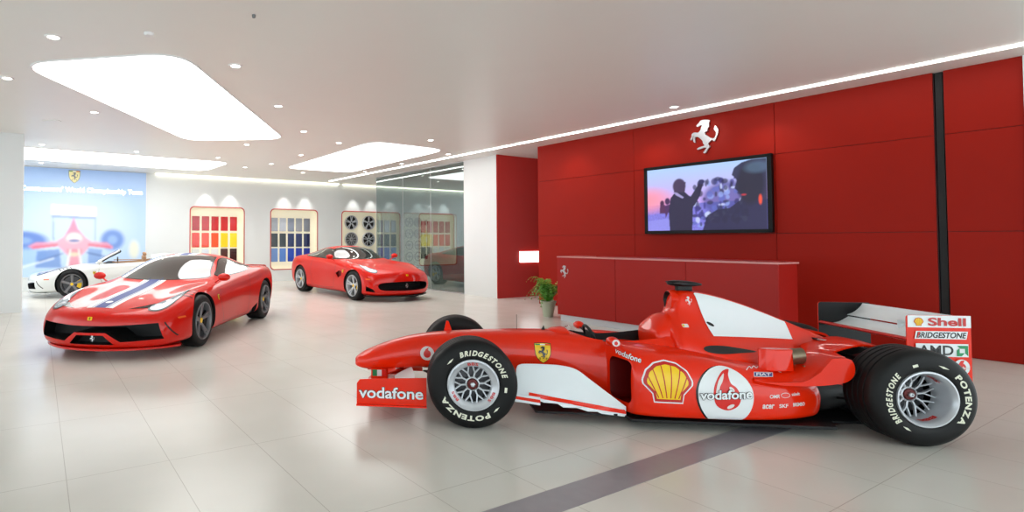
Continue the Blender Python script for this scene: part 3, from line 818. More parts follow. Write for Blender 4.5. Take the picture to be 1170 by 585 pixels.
def plant():
    t = thing('potted_fern', 'green potted fern on floor at left end of the red reception desk', 'plant', (3.82, 10.06, 0))
    bm = bmesh.new(); r = lathe(bm, [(.0, 0), (.085, 0), (.13, .26), (.142, .262), (.142, .29), (.125, .29), (.118, .26)], 32); obj('pot', bm, M['pot'], t)
    bm = bmesh.new(); r = lathe(bm, [(.119, .262), (.0, .27)], 24); obj('soil', bm, M['soil'], t)
    rr = random.Random(3)
    for nm, m, cnt in (('fronds', M['leaf'], 34), ('young_fronds', M['leaf2'], 14)):
        bm = bmesh.new()
        for k in range(cnt):
            a = rr.random()*2*pi; L = .34+rr.random()*.24; up = .20+rr.random()*.26; dr = .05+rr.random()*.24
            if nm == 'young_fronds': up += .06; L *= .8
            pts = []
            for i in range(13):
                q = i/12; pts.append(Vector((cos(a)*(.03+L*.75*q**1.2), sin(a)*(.03+L*.75*q**1.2), .27+up*sin(q*1.9)*1.0-dr*q**3)))
            for i in range(1, 13):
                d = (pts[i]-pts[i-1]).normalized(); sd = d.cross(Vector((0, 0, 1))).normalized(); ll = .065*(1-(i/13)**2)+.012
                w = .011
                for s in (-1, 1):
                    b = pts[i]; e = b+sd*s*ll+d*ll*.45+Vector((0, 0, -.012)); mid = (b+e)/2+Vector((0, 0, .006))
                    vs = [bm.verts.new(p) for p in (b-d*w*.5, mid-d*w, e, mid+d*w, b+d*w*.5)]
                    bm.faces.new(vs)
            for p, q in zip(pts, pts[1:]):
                sd = (q-p).cross(Vector((0, 0, 1))).normalized()*.003
                bm.faces.new([bm.verts.new(v) for v in (p-sd, p+sd, q+sd, q-sd)])
        obj(nm, bm, m, t, 0, recalc=False)

def sign():
    bm = bmesh.new(); box(bm, 7.79, 7.83, -1.7, -.74, .86, 1.13, MRW)
    tag(bevel(obj('illuminated_sign', bm, M['signlight'], None, 0), .006), 'blank glowing white sign box on red wall in the passage', 'sign')

# ------------------------------------------------------------------ wheels
def arctext(s, r, a0, a1, h, bold=.02, shear=.0):
    """letters running clockwise from angle a0 to a1 (degrees), tops outwards"""
    w = []
    for c in s:
        v, f = rawtext(c, bold, shear); xs = [p[0] for p in v]; w.append(max(xs)-min(xs)+.10)
    tot = sum(w); acc = 0; out = []
    for c, wc in zip(s, w):
        a = radians(a0+(a1-a0)*(acc+wc/2)/tot); acc += wc
        wid = abs(radians(a1-a0))*r*(wc-.09)/tot
        out.append(text(c, r*cos(a), r*sin(a), wid, h, bold, shear, a-pi/2))
    return merge(*out)

def face_frame(y, side):
    """maps face coordinates (tx, ty, d) to the car: side +1 is the car's left"""
    return (lambda x, t, d: (-x*side, y+d*side, t)), Vector((-side, 0, 0))

def f1_wheel(car, x, side, width, rear):
    yo = .75*side; f0, axv = face_frame(yo, side); f = lambda a, b, d: tuple(Vector(f0(a, b, d)))
    w = thing('wheel', None, None, (x, 0, .33)); w.parent = car
    fl = lambda a, r, d: f(r*cos(a), r*sin(a), d)
    R = .33
    prof = [(.182, -.016), (.192, -.002), (.215, .003), (.25, .004), (.283, -.002), (.308, -.014), (.322, -.032), (.329, -.052)]
    inner = [(r, -width-d) for r, d in prof[::-1]]
    gs = []; t0, t1 = -.052, -width+.052
    for k in range(4):
        c = t0+(t1-t0)*(k+.7)/4.4; gs += [(R, c+.008), (R-.007, c+.006), (R-.007, c-.006), (R, c-.008)]
    bm = bmesh.new(); lathe(bm, prof+gs+inner, 96, fl, close=True); tyre = obj('tyre', bm, M['rubber'], w, 50)
    dp = .125 if rear else .03
    # rim: wide lip, barrel, mesh spokes
    bm = bmesh.new()
    if rear: rp = [(.19, -.004), (.187, .005), (.178, .006), (.168, -.006), (.160, -.03), (.155, -dp), (.150, -dp-.03), (.188, -dp-.05)]
    else: rp = [(.19, -.004), (.187, .006), (.178, .007), (.168, -.004), (.155, -.012), (.142, -.018), (.132, -.036), (.138, -.09), (.188, -.10)]
    lathe(bm, rp, 72, fl, close=True); obj('rim', bm, M['alu'], w, 50)
    bm = bmesh.new(); Ri = .152 if rear else .136; dd = dp+.012
    def bar(r0, a0, r1, a1, w0, w1, d0, d1):
        p0 = Vector((r0*cos(a0), r0*sin(a0))); p1 = Vector((r1*cos(a1), r1*sin(a1))); u = (p1-p0).normalized(); nn = Vector((-u.y, u.x)); vs = []
        for p, wd, d in ((p0, w0, d0), (p1, w1, d1)):
            vs.append([bm.verts.new(f(*(p+nn*wd*k), d+dz)) for k, dz in ((-.5, -.018), (-.5, -.003), (-.2, 0), (.2, 0), (.5, -.003), (.5, -.018))])
        for i in range(6): bm.faces.new((vs[0][i], vs[0][(i+1) % 6], vs[1][(i+1) % 6], vs[1][i]))
        bm.faces.new(vs[0]); bm.faces.new(vs[1])
    for k in range(10):
        a = 2*pi*k/10+.1
        bar(.045, a, .088, a, .014, .011, -dd, -dd+.004)
        bar(.085, a, Ri, a+.2, .010, .011, -dd+.004, -dd+.012); bar(.085, a, Ri, a-.2, .010, .011, -dd+.004, -dd+.012)
    lathe(bm, [(.052, -dd-.02), (.052, -dd), (.044, -dd+.004), (.040, -dd-.01)], 32, fl)
    obj('spokes', bm, M['alu'], w, 30)
    bm = bmesh.new(); r = lathe(bm, [(.041, -dd-.012), (.036, -dd+.006), (.02, -dd+.008)], 28, fl); bm.faces.new(r[-1]); obj('hub', bm, M['hub'], w)
    bm = bmesh.new(); r = lathe(bm, [(.018, -dd), (.018, -dd+.022), (.013, -dd+.026), (.007, -dd+.026), (.006, -dd+.014)], 6, fl); bm.faces.new(r[-1]); obj('wheel_nut', bm, M['silver'], w, 20)
    bm = bmesh.new(); r = lathe(bm, [(.135, -dd-.05), (.125, -dd-.045), (.05, -dd-.045)], 40, fl); bm.faces.new(r[-1]); obj('brake_disc', bm, M['brake'], w)
    bm = bmesh.new(); r = lathe(bm, [(.15, -dd-.075), (.0, -dd-.075)], 40, fl); obj('brake_duct', bm, M['blackmat'], w)
    bm = bmesh.new(); r = lathe(bm, [(.18, -width+.012), (.0, -width+.012)], 40, fl); obj('inner_cover', bm, M['blackmat'], w)
    words = (('BRIDGESTONE', .238, 223, 136, .040, .045, .25), ('POTENZA', .238, 44, -42, .039, .045)) if rear else (('BRIDGESTONE', .238, 115, 14, .040, .045, .25), ('POTENZA', .240, -60, -158, .039, .045))
    ra = (130, -62, 58, 240) if rear else (128, 0, -50, 170)
    def slab(a, l, w_, r=.238):
        a = radians(a); t = Vector((-sin(a), cos(a))); c = Vector((cos(a), sin(a)))*r; n = Vector((cos(a), sin(a)))
        return poly([tuple(c-t*l/2+n*w_/2*.2), tuple(c+n*w_/2), tuple(c+t*l/2), tuple(c-n*w_/2)])
    ex = [slab(134 if not rear else 66, .07, .014), slab(-46 if not rear else 236, .06, .014)]
    bx = stroke([(.236*cos(radians(a)), .236*sin(radians(a))) for a in ((-2, -11) if not rear else (112, 104))], .018)
    ax = (-side, 0, 0); org = (0, yo+side*.0045, 0)
    fc = dict(parent=w, org=org, ax=ax, ay=(0, 0, 1), dirv=(0, -side, 0), base=.001)
    for wd_ in words: decal('sidewall_lettering', [(arctext(*wd_), 'lettering')], **fc)
    for e_ in ex+[bx]: decal('sidewall_mark', [(e_, 'lettering')], **fc)
    fc['org'] = (0, yo-side*(.036 if rear else .002), 0)
    if rear:
        # broad bands of lettering on the barrel
        V = []; F = []
        for a0 in (62, 285):
            v2, ff = text('BBS', 0, 0, .115, .036, .05); b = len(V)
            for x, y in v2:
                a = radians(a0)-x/.157; V.append(f(.1545*cos(a), .1545*sin(a), -.06+y))
            F += [tuple(b+i for i in t) for t in ff]
            pobj('barrel_lettering', V, F, M['letterred'], w, 0); V = []; F = []
    else:
        for a in (90, 212, -32): decal('rim_lettering', [(arctext('BBS', .157, a+15, a-15, .020, .03), 'letterred')], **fc)
    return w

# ------------------------------------------------------------------ the racing car
def f1_car():
    h = Vector((-.99270694, .12055263, 0)); rz = atan2(h.y, h.x)
    car = thing('racing_car', 'orange-red open-wheel racing car with white engine cover, in the foreground', 'racing car', (1.06499, 4.78676, 0), rz)
    P = lambda w, zt, zb, s=.82: [(0, zb), (w*.8, zb), (w*1.04, zb+(zt-zb)*.2), (w*1.05, zb+(zt-zb)*.62), (w*s*1.05, zt-(zt-zb)*.08), (w*s*.55, zt+.004), (0, zt+.006)]
    st = [(.945, .0, P(.035, .345, .300)), (.93, 0, P(.075, .365, .288)), (.87, 0, P(.11, .405, .272)), (.80, 0, P(.13, .44, .272)), (.68, 0, P(.145, .487, .28)), (.52, 0, P(.157, .54, .292)), (.37, 0, P(.167, .57, .302)),
          (.2, 0, P(.175, .592, .308)), (0, 0, P(.182, .608, .31)), (-.3, 0, P(.197, .622, .285)), (-.6, 0, P(.215, .63, .22)), (-.85, 0, P(.235, .628, .15)), (-1.1, 0, P(.262, .606, .10)), (-1.35, 0, P(.285, .622, .09)),
          (-1.55, 0, P(.30, .664, .09, .72)), (-1.70, 0, P(.30, .72, .09, .6)), (-1.8, 0, P(.29, .70, .09, .55))]
    mono = cage('monocoque', st, M['f1red'], 3, car)
    c1 = bmesh.new(); L = [(-.90, 0), (-.93, .09), (-1.02, .15), (-1.2, .185), (-1.5, .195), (-1.60, .17), (-1.63, .0)]; L = L+[(x, -y) for x, y in L[-2:0:-1]]
    prism(c1, sm(L, True, 3), lambda x, y: (x, y, .26), lambda x, y: (x, y*1.1, 1.0)); cut(mono, [(c1, M['blackmat'])])
    # headrest and cockpit surround
    bm = bmesh.new()
    hr = cage('headrest', [(-1.50, 0, [(0, .5), (.15, .5), (.19, .58), (.185, .64), (.15, .655), (.08, .65), (0, .65)]), (-1.56, 0, [(0, .5), (.16, .5), (.2, .58), (.19, .67), (.14, .72), (.08, .745), (0, .75)]), (-1.62, 0, [(0, .5), (.17, .5), (.21, .58), (.20, .69), (.14, .76), (.08, .79), (0, .80)]), (-1.72, 0, [(0, .5), (.17, .5), (.21, .58), (.20, .69), (.13, .76), (.07, .79), (0, .80)])], M['f1red'], 3, car)
    # engine cover
    E_ = [(-1.60, 0, [(0, .3), (.26, .3), (.31, .5), (.28, .64), (.19, .71), (.12, .75), (.06, .765), (0, .77)]),
          (-1.695, 0, [(0, .3), (.28, .3), (.33, .5), (.29, .64), (.19, .72), (.12, .765), (.06, .785), (0, .79)]),
          (-1.718, 0, [(0, .3), (.28, .3), (.33, .5), (.29, .64), (.17, .74), (.10, .84), (.09, .955), (0, 1.0)]),
          (-1.78, 0, [(0, .3), (.3, .3), (.35, .5), (.30, .63), (.17, .73), (.10, .83), (.09, .965), (0, 1.0)]),
          (-1.97, 0, [(0, .3), (.36, .3), (.40, .45), (.33, .57), (.18, .66), (.095, .80), (.065, .95), (0, .985)]),
          (-2.3, 0, [(0, .25), (.36, .25), (.38, .40), (.27, .49), (.14, .59), (.075, .71), (.04, .84), (0, .885)]),
          (-2.65, 0, [(0, .2), (.28, .2), (.30, .33), (.2, .42), (.115, .50), (.065, .58), (.035, .68), (0, .735)]),
          (-2.98, 0, [(0, .2), (.14, .2), (.14, .3), (.12, .38), (.085, .45), (.055, .50), (.03, .55), (0, .585)]),
          (-3.08, 0, [(0, .22), (.1, .22), (.10, .3), (.09, .37), (.07, .43), (.045, .47), (.025, .50), (0, .52)])]
    ec = cage('engine_cover', E_, M['f1red'], 3, car)
    # air intake mouth
    bm = bmesh.new(); rings = []
    for x, ky, kz, mi in ((-1.74, .092, .098, 0), (-1.700, .088, .094, 0), (-1.692, .080, .086, 0), (-1.700, .070, .076, 1), (-1.73, .060, .068, 1)):
        rings.append([bm.verts.new((x, ky*cos(a)*(1.0 if sin(a) > 0 else .85), .892+kz*sin(a))) for a in [2*pi*k/32 for k in range(32)]])
    for i, (a, b) in enumerate(zip(rings, rings[1:])):
        for k in range(32): bm.faces.new((a[k], a[(k+1) % 32], b[(k+1) % 32], b[k])).material_index = 1 if i >= 2 else 0
    bm.faces.new(rings[-1]).material_index = 1
    obj('air_intake', bm, [M['f1red'], M['blackmat']], car)
    # camera pod on the airbox
    bm = bmesh.new(); box(bm, -1.88, -1.76, -.025, .025, .98, 1.03); bevel(obj('camera_stalk', bm, M['blackmat'], car), .008)
    cage('camera_pod', [(-1.69, 0, [(0, 1.035), (.015, 1.035), (.02, 1.045), (.015, 1.055), (0, 1.055)]), (-1.72, 0, [(0, 1.02), (.045, 1.02), (.055, 1.045), (.04, 1.068), (0, 1.07)]), (-1.85, 0, [(0, 1.015), (.05, 1.015), (.06, 1.04), (.045, 1.065), (0, 1.07)]), (-1.97, 0, [(0, 1.025), (.015, 1.025), (.02, 1.035), (.015, 1.04), (0, 1.04)])], M['carbon'], 2, car)
    bm = bmesh.new(); foil(bm, [(-1.78, -.14, 1.045), (-1.76, 0, 1.045), (-1.78, .14, 1.045)], .09, .016, (1, 0, 0)); obj('camera_winglet', bm, M['carbon'], car)
    # sidepods
    def pod(s):
        def r(zb, yi, yo, zt, k=1.): return [(yi, zb), (yi+(yo-yi)*.5, zb), (yo*.99, zb), (yo+.012, zb+.05), (yo+.015, zb+(zt-zb)*.45), (yo, zb+(zt-zb)*.72), (yo-.07, zt-.01), (yi+(yo-yi)*.45, zt+.015), (yi+(yo-yi)*.2, zt+.02), (yi, zt+.02)]
        rings = [(-1.03, .29, r(.09, .18, .54, .56)), (-1.06, .27, r(.09, .18, .57, .575)), (-1.24, .14, r(.085, .18, .595, .57)), (-1.5, 0, r(.085, .18, .605, .55)), (-1.75, 0, r(.085, .18, .605, .52)),
                 (-1.95, 0, r(.085, .18, .60, .48)), (-2.15, 0, r(.085, .16, .575, .445)), (-2.35, 0, r(.085, .13, .52, .42)), (-2.50, 0, r(.09, .1, .45, .39)), (-2.58, 0, r(.10, .1, .40, .37))]
        rings = [(x, sw, [(s*y, z) for y, z in p]) for x, sw, p in rings]
        o = cage('sidepod', rings, M['f1red'], 3, car, ring=True)
        rr = [(-2.5, 0, r(.10, .1, .42, .37)), (-2.7, 0, r(.11, .08, .32, .34)), (-2.95, 0, r(.12, .05, .2, .28))]
        cage('gearbox_fairing', [(x, sw, [(s*y, z) for y, z in p]) for x, sw, p in rr], M['blackmat'], 2, car, ring=True)  # tail of the pod, matt black: shade by the rear tyre put into the colour
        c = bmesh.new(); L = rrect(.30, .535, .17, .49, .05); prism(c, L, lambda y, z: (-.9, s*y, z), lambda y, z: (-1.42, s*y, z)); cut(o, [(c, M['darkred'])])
        return o
    pl = pod(1); pod(-1)
    # shelf between chassis and pod behind the mirrors
    for s in (1, -1):
        # upswept ramp ahead of the rear tyre
        T = sm([(-2.02, .425), (-2.25, .445), (-2.42, .475), (-2.58, .545), (-2.72, .605), (-2.85, .635), (-2.97, .62), (-3.02, .585)], False, 4)
        def yo(x): return .565 if x > -2.44 else (.565 if x > -2.63 else .415)
        Zo = sm([(-2.02, .395), (-2.2, .375), (-2.35, .385), (-2.45, .45), (-2.53, .53), (-2.62, .57), (-2.75, .615), (-2.9, .635), (-3.1, .55)], False, 6)
        def zo(x):
            for (a, c), (b, d) in zip(Zo, Zo[1:]):
                if b <= x <= a: return c+(d-c)*(x-a)/(b-a)
            return Zo[0][1]
        bm = bmesh.new(); rows = []
        for x, z in T:
            y1 = .585 if x > -2.62 else .42
            yi = .22 if x > -2.6 else .13
            e = (zo(x)-z) if x > -2.62 else 0
            rows.append([bm.verts.new((x, s*y, z+dz)) for y, dz in ((yi, .01), (yi+.12, .012), (y1-.05, .006+e*.8), (y1, e), (y1, e-.014), (yi+.12, -.006), (yi, -.01))])
        for a, b in zip(rows, rows[1:]):
            for k in range(7): bm.faces.new((a[k], a[(k+1) % 7], b[(k+1) % 7], b[k]))
        bm.faces.new(rows[0]); bm.faces.new(rows[-1]); ramp = obj('rear_flip_up', bm, M['f1red'], car, 50)
        if s == 1: ramp_l = ramp
        bm = bmesh.new(); L = sm([(-2.0, .385), (-2.2, .382), (-2.34, .395), (-2.44, .46)], False, 4)+sm([(-2.52, .56), (-2.60, .565), (-2.65, .545), (-2.665, .48), (-2.64, .42), (-2.57, .385), (-2.4, .362), (-2.2, .358)], False, 4)
        prism(bm, L, lambda x, z: (x, s*(.590-.02*(x < -2.4)), z), lambda x, z: (x, s*.602, z)); bevel(obj('winglet_endplate', bm, M['f1red'], car, 30), .003)
        # chimney and exhaust
        bm = bmesh.new(); A = [(-2.13, 0), (-2.17, .035), (-2.25, .045), (-2.36, .03), (-2.36, -.03), (-2.25, -.045), (-2.17, -.035)]
        prism(bm, A, lambda x, y: (x, s*(.43+y), .43), lambda x, y: (x-.005, s*(.42+y*.9), .59)); bevel(obj('chimney', bm, M['f1red'], car, 40), .008)
        bm = bmesh.new(); lathe(bm, [(.056, 0), (.056, .09), (.049, .09), (.045, .01)], 28, lambda a, r, d: (-2.355-d, s*(.41+r*cos(a)*.9), .53+r*sin(a)*1.05+d*.1), close=True)
        r = lathe(bm, [(.05, .03), (.0, .03)], 24, lambda a, r, d: (-2.355-d, s*(.41+r*cos(a)*.9), .53+r*sin(a))); obj('exhaust_pipe', bm, M['exhaust'], car)
        bm = bmesh.new(); box(bm, -2.60, -2.43, s*.41-.05, s*.41+.05, .462, .474); bevel(obj('exhaust_shield', bm, M['exhaust'], car), .003)
        # mirror
        bm = bmesh.new(); bmesh.ops.create_uvsphere(bm, u_segments=20, v_segments=12, radius=1)
        bmesh.ops.transform(bm, matrix=Matrix.Translation((-1.10, s*.42, .618)) @ Matrix.Diagonal((.045, .068, .036, 1)), verts=bm.verts); obj('mirror', bm, M['f1red'], car)
        bm = bmesh.new(); foil(bm, [(-1.10, s*.24, .59), (-1.10, s*.36, .605)], .03, .01, (1, 0, 0)); obj('mirror_stalk', bm, M['carbon'], car)
        # bargeboard
        bm = bmesh.new()
        L = [(-.355, .145), (-.36, .40)]+sm([(-.37, .425), (-.41, .442), (-.55, .447), (-.69, .442), (-.80, .415), (-.89, .35)], False, 4)+[(-1.165, .140), (-1.165, .062), (-.98, .085), (-.95, .10), (-.88, .10), (-.80, .125), (-.70, .125), (-.66, .15), (-.56, .155), (-.53, .165)]
        bw = lambda x: .50-.03*sin((x+.36)/.8*pi)*-1 if False else .485+.03*sin(min(1, max(0, (-x-.35)/.82))*pi)
        prism(bm, L, lambda x, z: (x, s*(bw(x)-.005), z), lambda x, z: (x, s*(bw(x)+.005), z)); bb = obj('bargeboard', bm, M['fin_white'], car, 30)
        v = stroke([(-.45, .212), (-.62, .187), (-.80, .158), (-1.0, .125), (-1.164, .10)], .030)
        decal('bargeboard_stripe', [(v, 'f1red')], car, (0, 0, 0), (1, 0, 0), (0, 0, 1), (0, -s, 0), bvh_of(bb), base=.005, step=.03)
        bm = bmesh.new(); L = [(-.30, .225), (-.53, .195), (-.53, .135), (-.30, .165)]
        prism(bm, L, lambda x, z: (x, s*.515, z), lambda x, z: (x, s*.522, z)); obj('turning_vane', bm, M['fin_white'], car, 0)
        decal('turning_vane_stripe', [(poly([(-.30, .207), (-.53, .178), (-.53, .154), (-.30, .184)]), 'f1red')], car, (0, s*.5225, 0), (1, 0, 0), (0, 0, 1), (0, -s, 0))
        bm = bmesh.new(); box(bm, -1.1, -.5, min(s*.2, s*.5), max(s*.2, s*.5), .07, .085); obj('splitter', bm, M['carbon'], car)
        # suspension arms
        for nm, A, ch in (('front_upper_wishbone', [(.10, s*.15, .50), (.0, s*.55, .42)], .05), ('front_upper_wishbone', [(-.28, s*.17, .47), (-.02, s*.55, .42)], .04), ('front_lower_wishbone', [(.32, s*.08, .27), (.02, s*.55, .25)], .06), ('front_lower_wishbone', [(-.28, s*.12, .26), (-.02, s*.55, .25)], .04), ('steering_arm', [(.16, s*.14, .44), (.1, s*.55, .38)], .03),
                          ('rear_upper_wishbone', [(-2.72, s*.12, .57), (-2.98, s*.44, .47)], .09), ('rear_upper_wishbone', [(-3.15, s*.08, .50), (-3.0, s*.44, .47)], .06), ('rear_lower_wishbone', [(-2.6, s*.2, .20), (-2.98, s*.44, .22)], .06), ('drive_shaft', [(-2.99, s*.08, .33), (-2.99, s*.44, .33)], .05)):
            bm = bmesh.new(); foil(bm, A, ch, ch*.3, (1, 0, 0)); obj(nm, bm, M['blackmat'], car)
        for x, wd, rear in ((0, .285, False), (-2.993, .305, True)): f1_wheel(car, x, s, wd, rear)
    # rear deck flap seen above the gearbox
    bm = bmesh.new(); L = [(-2.70, .635), (-3.02, .585), (-3.02, .565), (-2.80, .50)]
    prism(bm, L, lambda x, z: (x, .13, z), lambda x, z: (x-.02, .20, z-.02)); obj('gearbox_fairing', bm, M['carbon'], car, 30)
    bm = bmesh.new(); foil(bm, [(-2.70, .205, .632), (-3.02, .205, .585)], .02, .01, (0, 1, 0)); obj('fairing_edge', bm, M['silver'], car)
    # flat floor and plank
    bm = bmesh.new(); L = [(-1.12, .25), (-1.17, .58), (-2.55, .59), (-2.62, .44), (-3.0, .42)]; L = L+[(x, -y) for x, y in L[::-1]]
    prism(bm, L, lambda x, y: (x, y, .055), lambda x, y: (x, y, .075)); bevel(obj('floor_tray', bm, M['carbon'], car), .004)
    bm = bmesh.new(); box(bm, -3.35, -2.9, -.36, .36, .07, .09); 
    for y in (-.36, -.12, .12, .36): box(bm, -3.4, -2.9, y-.004, y+.004, .07, .26)
    v = box(bm, -3.4, -2.9, -.36, .36, .24, .25); obj('diffuser', bm, M['carbon'], car, 0)
    bm = bmesh.new(); box(bm, -3.3, -3.0, -.05, .05, .25, .42); bevel(obj('crash_structure', bm, M['carbon'], car), .01)
    # front wing
    bm = bmesh.new()
    foil(bm, [(.66, -.585, .15), (.66, -.3, .15), (.68, 0, .19), (.66, .3, .15), (.66, .585, .15)], .30, .022, (1, 0, -.08)); obj('front_wing_main_plane', bm, M['f1red'], car)
    for s in (1, -1):
        bm = bmesh.new(); foil(bm, [(.50, s*.585, .25), (.50, s*.35, .262), (.52, s*.12, .27)], .17, .014, (1, 0, -.55)); obj('front_wing_flap', bm, M['fin_white'], car)  # upper flap coloured white: the reflection on it is painted in
        bm = bmesh.new(); foil(bm, [(.60, s*.585, .20), (.60, s*.35, .195), (.62, s*.13, .20)], .17, .014, (1, 0, -.35)); obj('front_wing_flap', bm, M['f1red'], car)
        bm = bmesh.new(); L = [(.88, .12), (.335, .115), (.335, .335), (.80, .315), (.855, .31), (.878, .28)]
        prism(bm, L, lambda x, z: (x, s*.585, z), lambda x, z: (x, s*.595, z)); bevel(obj('front_wing_endplate', bm, M['f1red'], car), .003)
        bm = bmesh.new(); box(bm, .335, .88, min(s*.585, s*.62), max(s*.585, s*.62), .11, .12); obj('endplate_foot', bm, M['f1red'], car)
        bm = bmesh.new(); L = [(.795, .30), (.66, .30), (.655, .16), (.80, .17)]
        prism(bm, L, lambda x, z: (x, s*.095, z), lambda x, z: (x, s*.107, z)); bevel(obj('wing_pylon', bm, M['f1red'], car), .003)
    T = ((text('vodafone', -.612, .212, .50, .088, .03, 0, 0, .02), 'black'), (text('vodafone', -.612, .212, .50, .088, .02), 'white'))
    decal('endplate_lettering', T, car, (0, .5955, 0), (-1, 0, 0), (0, 0, 1), (0, -1, 0))
    FL = lambda a, b: poly([(a, .22), (b, .22), (b, .275), (a, .275)])
    decal('tricolour_flag', [(FL(-.785, -.665), 'green'), (FL(-.745, -.665), 'white'), (FL(-.705, -.665), 'vodared')], car, (0, .1075, 0), (-1, 0, 0), (0, 0, 1), (0, -1, 0))
    # rear wing
    for s in (1, -1):
        bm = bmesh.new(); L = rrect(-3.55, -3.135, .36, .858, .02, 3)
        prism(bm, L, lambda x, z: (x, s*.425, z), lambda x, z: (x, s*.433, z), 0)
        for fc in bm.faces:
            pass
        o = obj('rear_wing_endplate', bm, [M['f1red'], M['carbon']], car, 30)
        for p in o.data.polygons:
            if p.normal.y*s < -.5: p.material_index = 1
    def element(nm, pts, th, m):
        bm = bmesh.new(); P2 = sm(pts, False, 6); n = len(P2); top = []; bot = []
        for i, (x, z) in enumerate(P2):
            q = i/(n-1); t = th*(sin(pi*min(1, q**.6))*.5+.06); a = P2[min(i+1, n-1)]; b = P2[max(i-1, 0)]
            dx, dz = a[0]-b[0], a[1]-b[1]; l = math.hypot(dx, dz); nx, nz = dz/l, -dx/l
            if nz > 0: nx, nz = -nx, -nz
            top.append((x, z)); bot.append((x+nx*t, z+nz*t))
        L = top+bot[::-1]; prism(bm, L, lambda x, z: (x, -.425, z), lambda x, z: (x, .425, z)); return obj(nm, bm, m, car, 50)
    element('rear_wing_main_plane', [(-3.15, .685), (-3.22, .675), (-3.30, .69), (-3.375, .735)], .03, M['fin_white'])
    element('rear_wing_flap', [(-3.365, .75), (-3.42, .775), (-3.47, .82), (-3.49, .852)], .02, M['fin_white'])
    bm = bmesh.new(); foil(bm, [(-3.152, -.425, .683), (-3.152, .425, .683)], .03, .026, (1, 0, 0)); obj('wing_leading_edge', bm, M['shellred'], car)
    element('rear_beam_wing', [(-3.2, .42), (-3.3, .41), (-3.42, .44)], .02, M['darkred'])
    bm = bmesh.new(); box(bm, -3.40, -3.34, .10, .104, .72, .78); obj('wing_rib', bm, M['fin_white'], car, 0)
    ex = lambda px: 3.14+(px-1036.5)*.00562; ez = lambda py: .858-(py-361)*.0063
    B = lambda a, b, c, d: poly([(ex(a), ez(d)), (ex(b), ez(d)), (ex(b), ez(c)), (ex(a), ez(c))])
    Ls = [(B(1036.7, 1109.3, 361.2, 375), 'white')]+pecten(ex(1049.3), ez(368.6), .062, .058)+[(text('Shell', ex(1081.5), ez(368.3), .245, .060, .03), 'shellred')]
    sh = .018
    Ls += [(poly([(ex(1043.5), ez(388)), (ex(1103), ez(388)), (ex(1105), ez(379)), (ex(1045.5), ez(379))]), 'white'), (text('BRIDGESTONE', ex(1074.5), ez(383.5), .325, .042, .03, .25), 'black'),
           (poly([(ex(1046.2), ez(386.5)), (ex(1048), ez(380)), (ex(1050.5), ez(380)), (ex(1047.5), ez(386.5))]), 'shellred'),
           (B(1044.6, 1104.6, 393.2, 408), 'white'), (text('AMD', ex(1067.5), ez(400.7), .225, .070, .02), 'black')]
    g = lambda pts: poly([(ex(a), ez(b)) for a, b in pts])
    Ls += [(g([(1091.5, 395), (1104, 395), (1104, 407), (1100.5, 403.5), (1100.5, 398.5), (1095.3, 398.5)]), 'green'), (g([(1091, 407), (1091, 400.5), (1094.3, 397.7), (1094.3, 403.4), (1100, 403.4), (1096.3, 407)]), 'green'),
           (poly(ell(ex(1096), ez(419.5), .052, .056)), 'white'), (poly(ell(ex(1095.5), ez(420), .030, .034)), 'vodared'), (g([(1091, 418), (1095, 412), (1099, 411.5), (1097, 416)]), 'vodared'), (text('vodafone', ex(1096), ez(420), .098, .02, .03), 'decalgrey')]
    decal('wing_sponsor_artwork', Ls, car, (0, .4335, 0), (-1, 0, 0), (0, 0, 1), (0, -1, 0), off=.0007, base=.001)
    # cockpit fittings
    bm = bmesh.new(); tube(bm, [(-1.06+.03*sin(a), .115*cos(a), .60+.075*sin(a)) for a in [2*pi*k/24 for k in range(25)]], .012, 8, False); box(bm, -1.08, -1.05, -.07, .07, .56, .63)
    obj('steering_wheel', bm, M['blackmat'], car)
    bm = bmesh.new(); V = []
    rows = []
    for x, k, z in ((-.70, .02, .632), (-.76, .11, .655), (-.84, .14, .662), (-.86, .14, .655)):
        rows.append([bm.verts.new((x-.06*cos(a)*0, k*sin(a)*1.0, .615+(z-.615)*cos(a))) for a in [radians(-80+160*i/12) for i in range(13)]])
    for a, b in zip(rows, rows[1:]):
        for i in range(12): bm.faces.new((a[i], a[i+1], b[i+1], b[i]))
    obj('cockpit_fairing', bm, M['f1red'], car)
    bm = bmesh.new(); rows = []
    for x, k, z in ((-.855, .13, .655), (-.90, .12, .672)):
        rows.append([bm.verts.new((x, k*sin(a), .612+(z-.612)*cos(a))) for a in [radians(-80+160*i/12) for i in range(13)]])
    for i in range(12): bm.faces.new((rows[0][i], rows[0][i+1], rows[1][i+1], rows[1][i]))
    obj('windscreen', bm, M['clear'], car)
    bm = bmesh.new(); tube(bm, [(-.46, 0, .62), (-.46, 0, .76)], .0018, 6); obj('pitot_tube', bm, M['blackmat'], car)
    bm = bmesh.new(); prism(bm, [(-.655, .615), (-.70, .615), (-.685, .672)], lambda x, z: (x, -.004, z), lambda x, z: (x, .004, z)); obj('aerial_fin', bm, M['blackmat'], car)
    bm = bmesh.new(); prism(bm, [(.06, .58), (-.02, .58), (.015, .68), (.035, .685)], lambda x, z: (x+.1, -.08, z), lambda x, z: (x+.1, -.088, z)); obj('nose_fin', bm, M['f1red'], car)
    bm = bmesh.new(); box(bm, -1.6, -1.15, -.15, .15, .28, .34); bevel(obj('seat', bm, M['blackmat'], car), .03)
    # artwork on the flanks, dropped square onto the bodywork from the side
    bv = bvh_of(mono, ec, pl)
    side = dict(parent=car, org=(0, 0, 0), ax=(-1, 0, 0), ay=(0, 0, 1), dirv=(0, -1, 0))
    decal('shield_emblem', shield(.625, .475, .155), bvh=bv, **side)
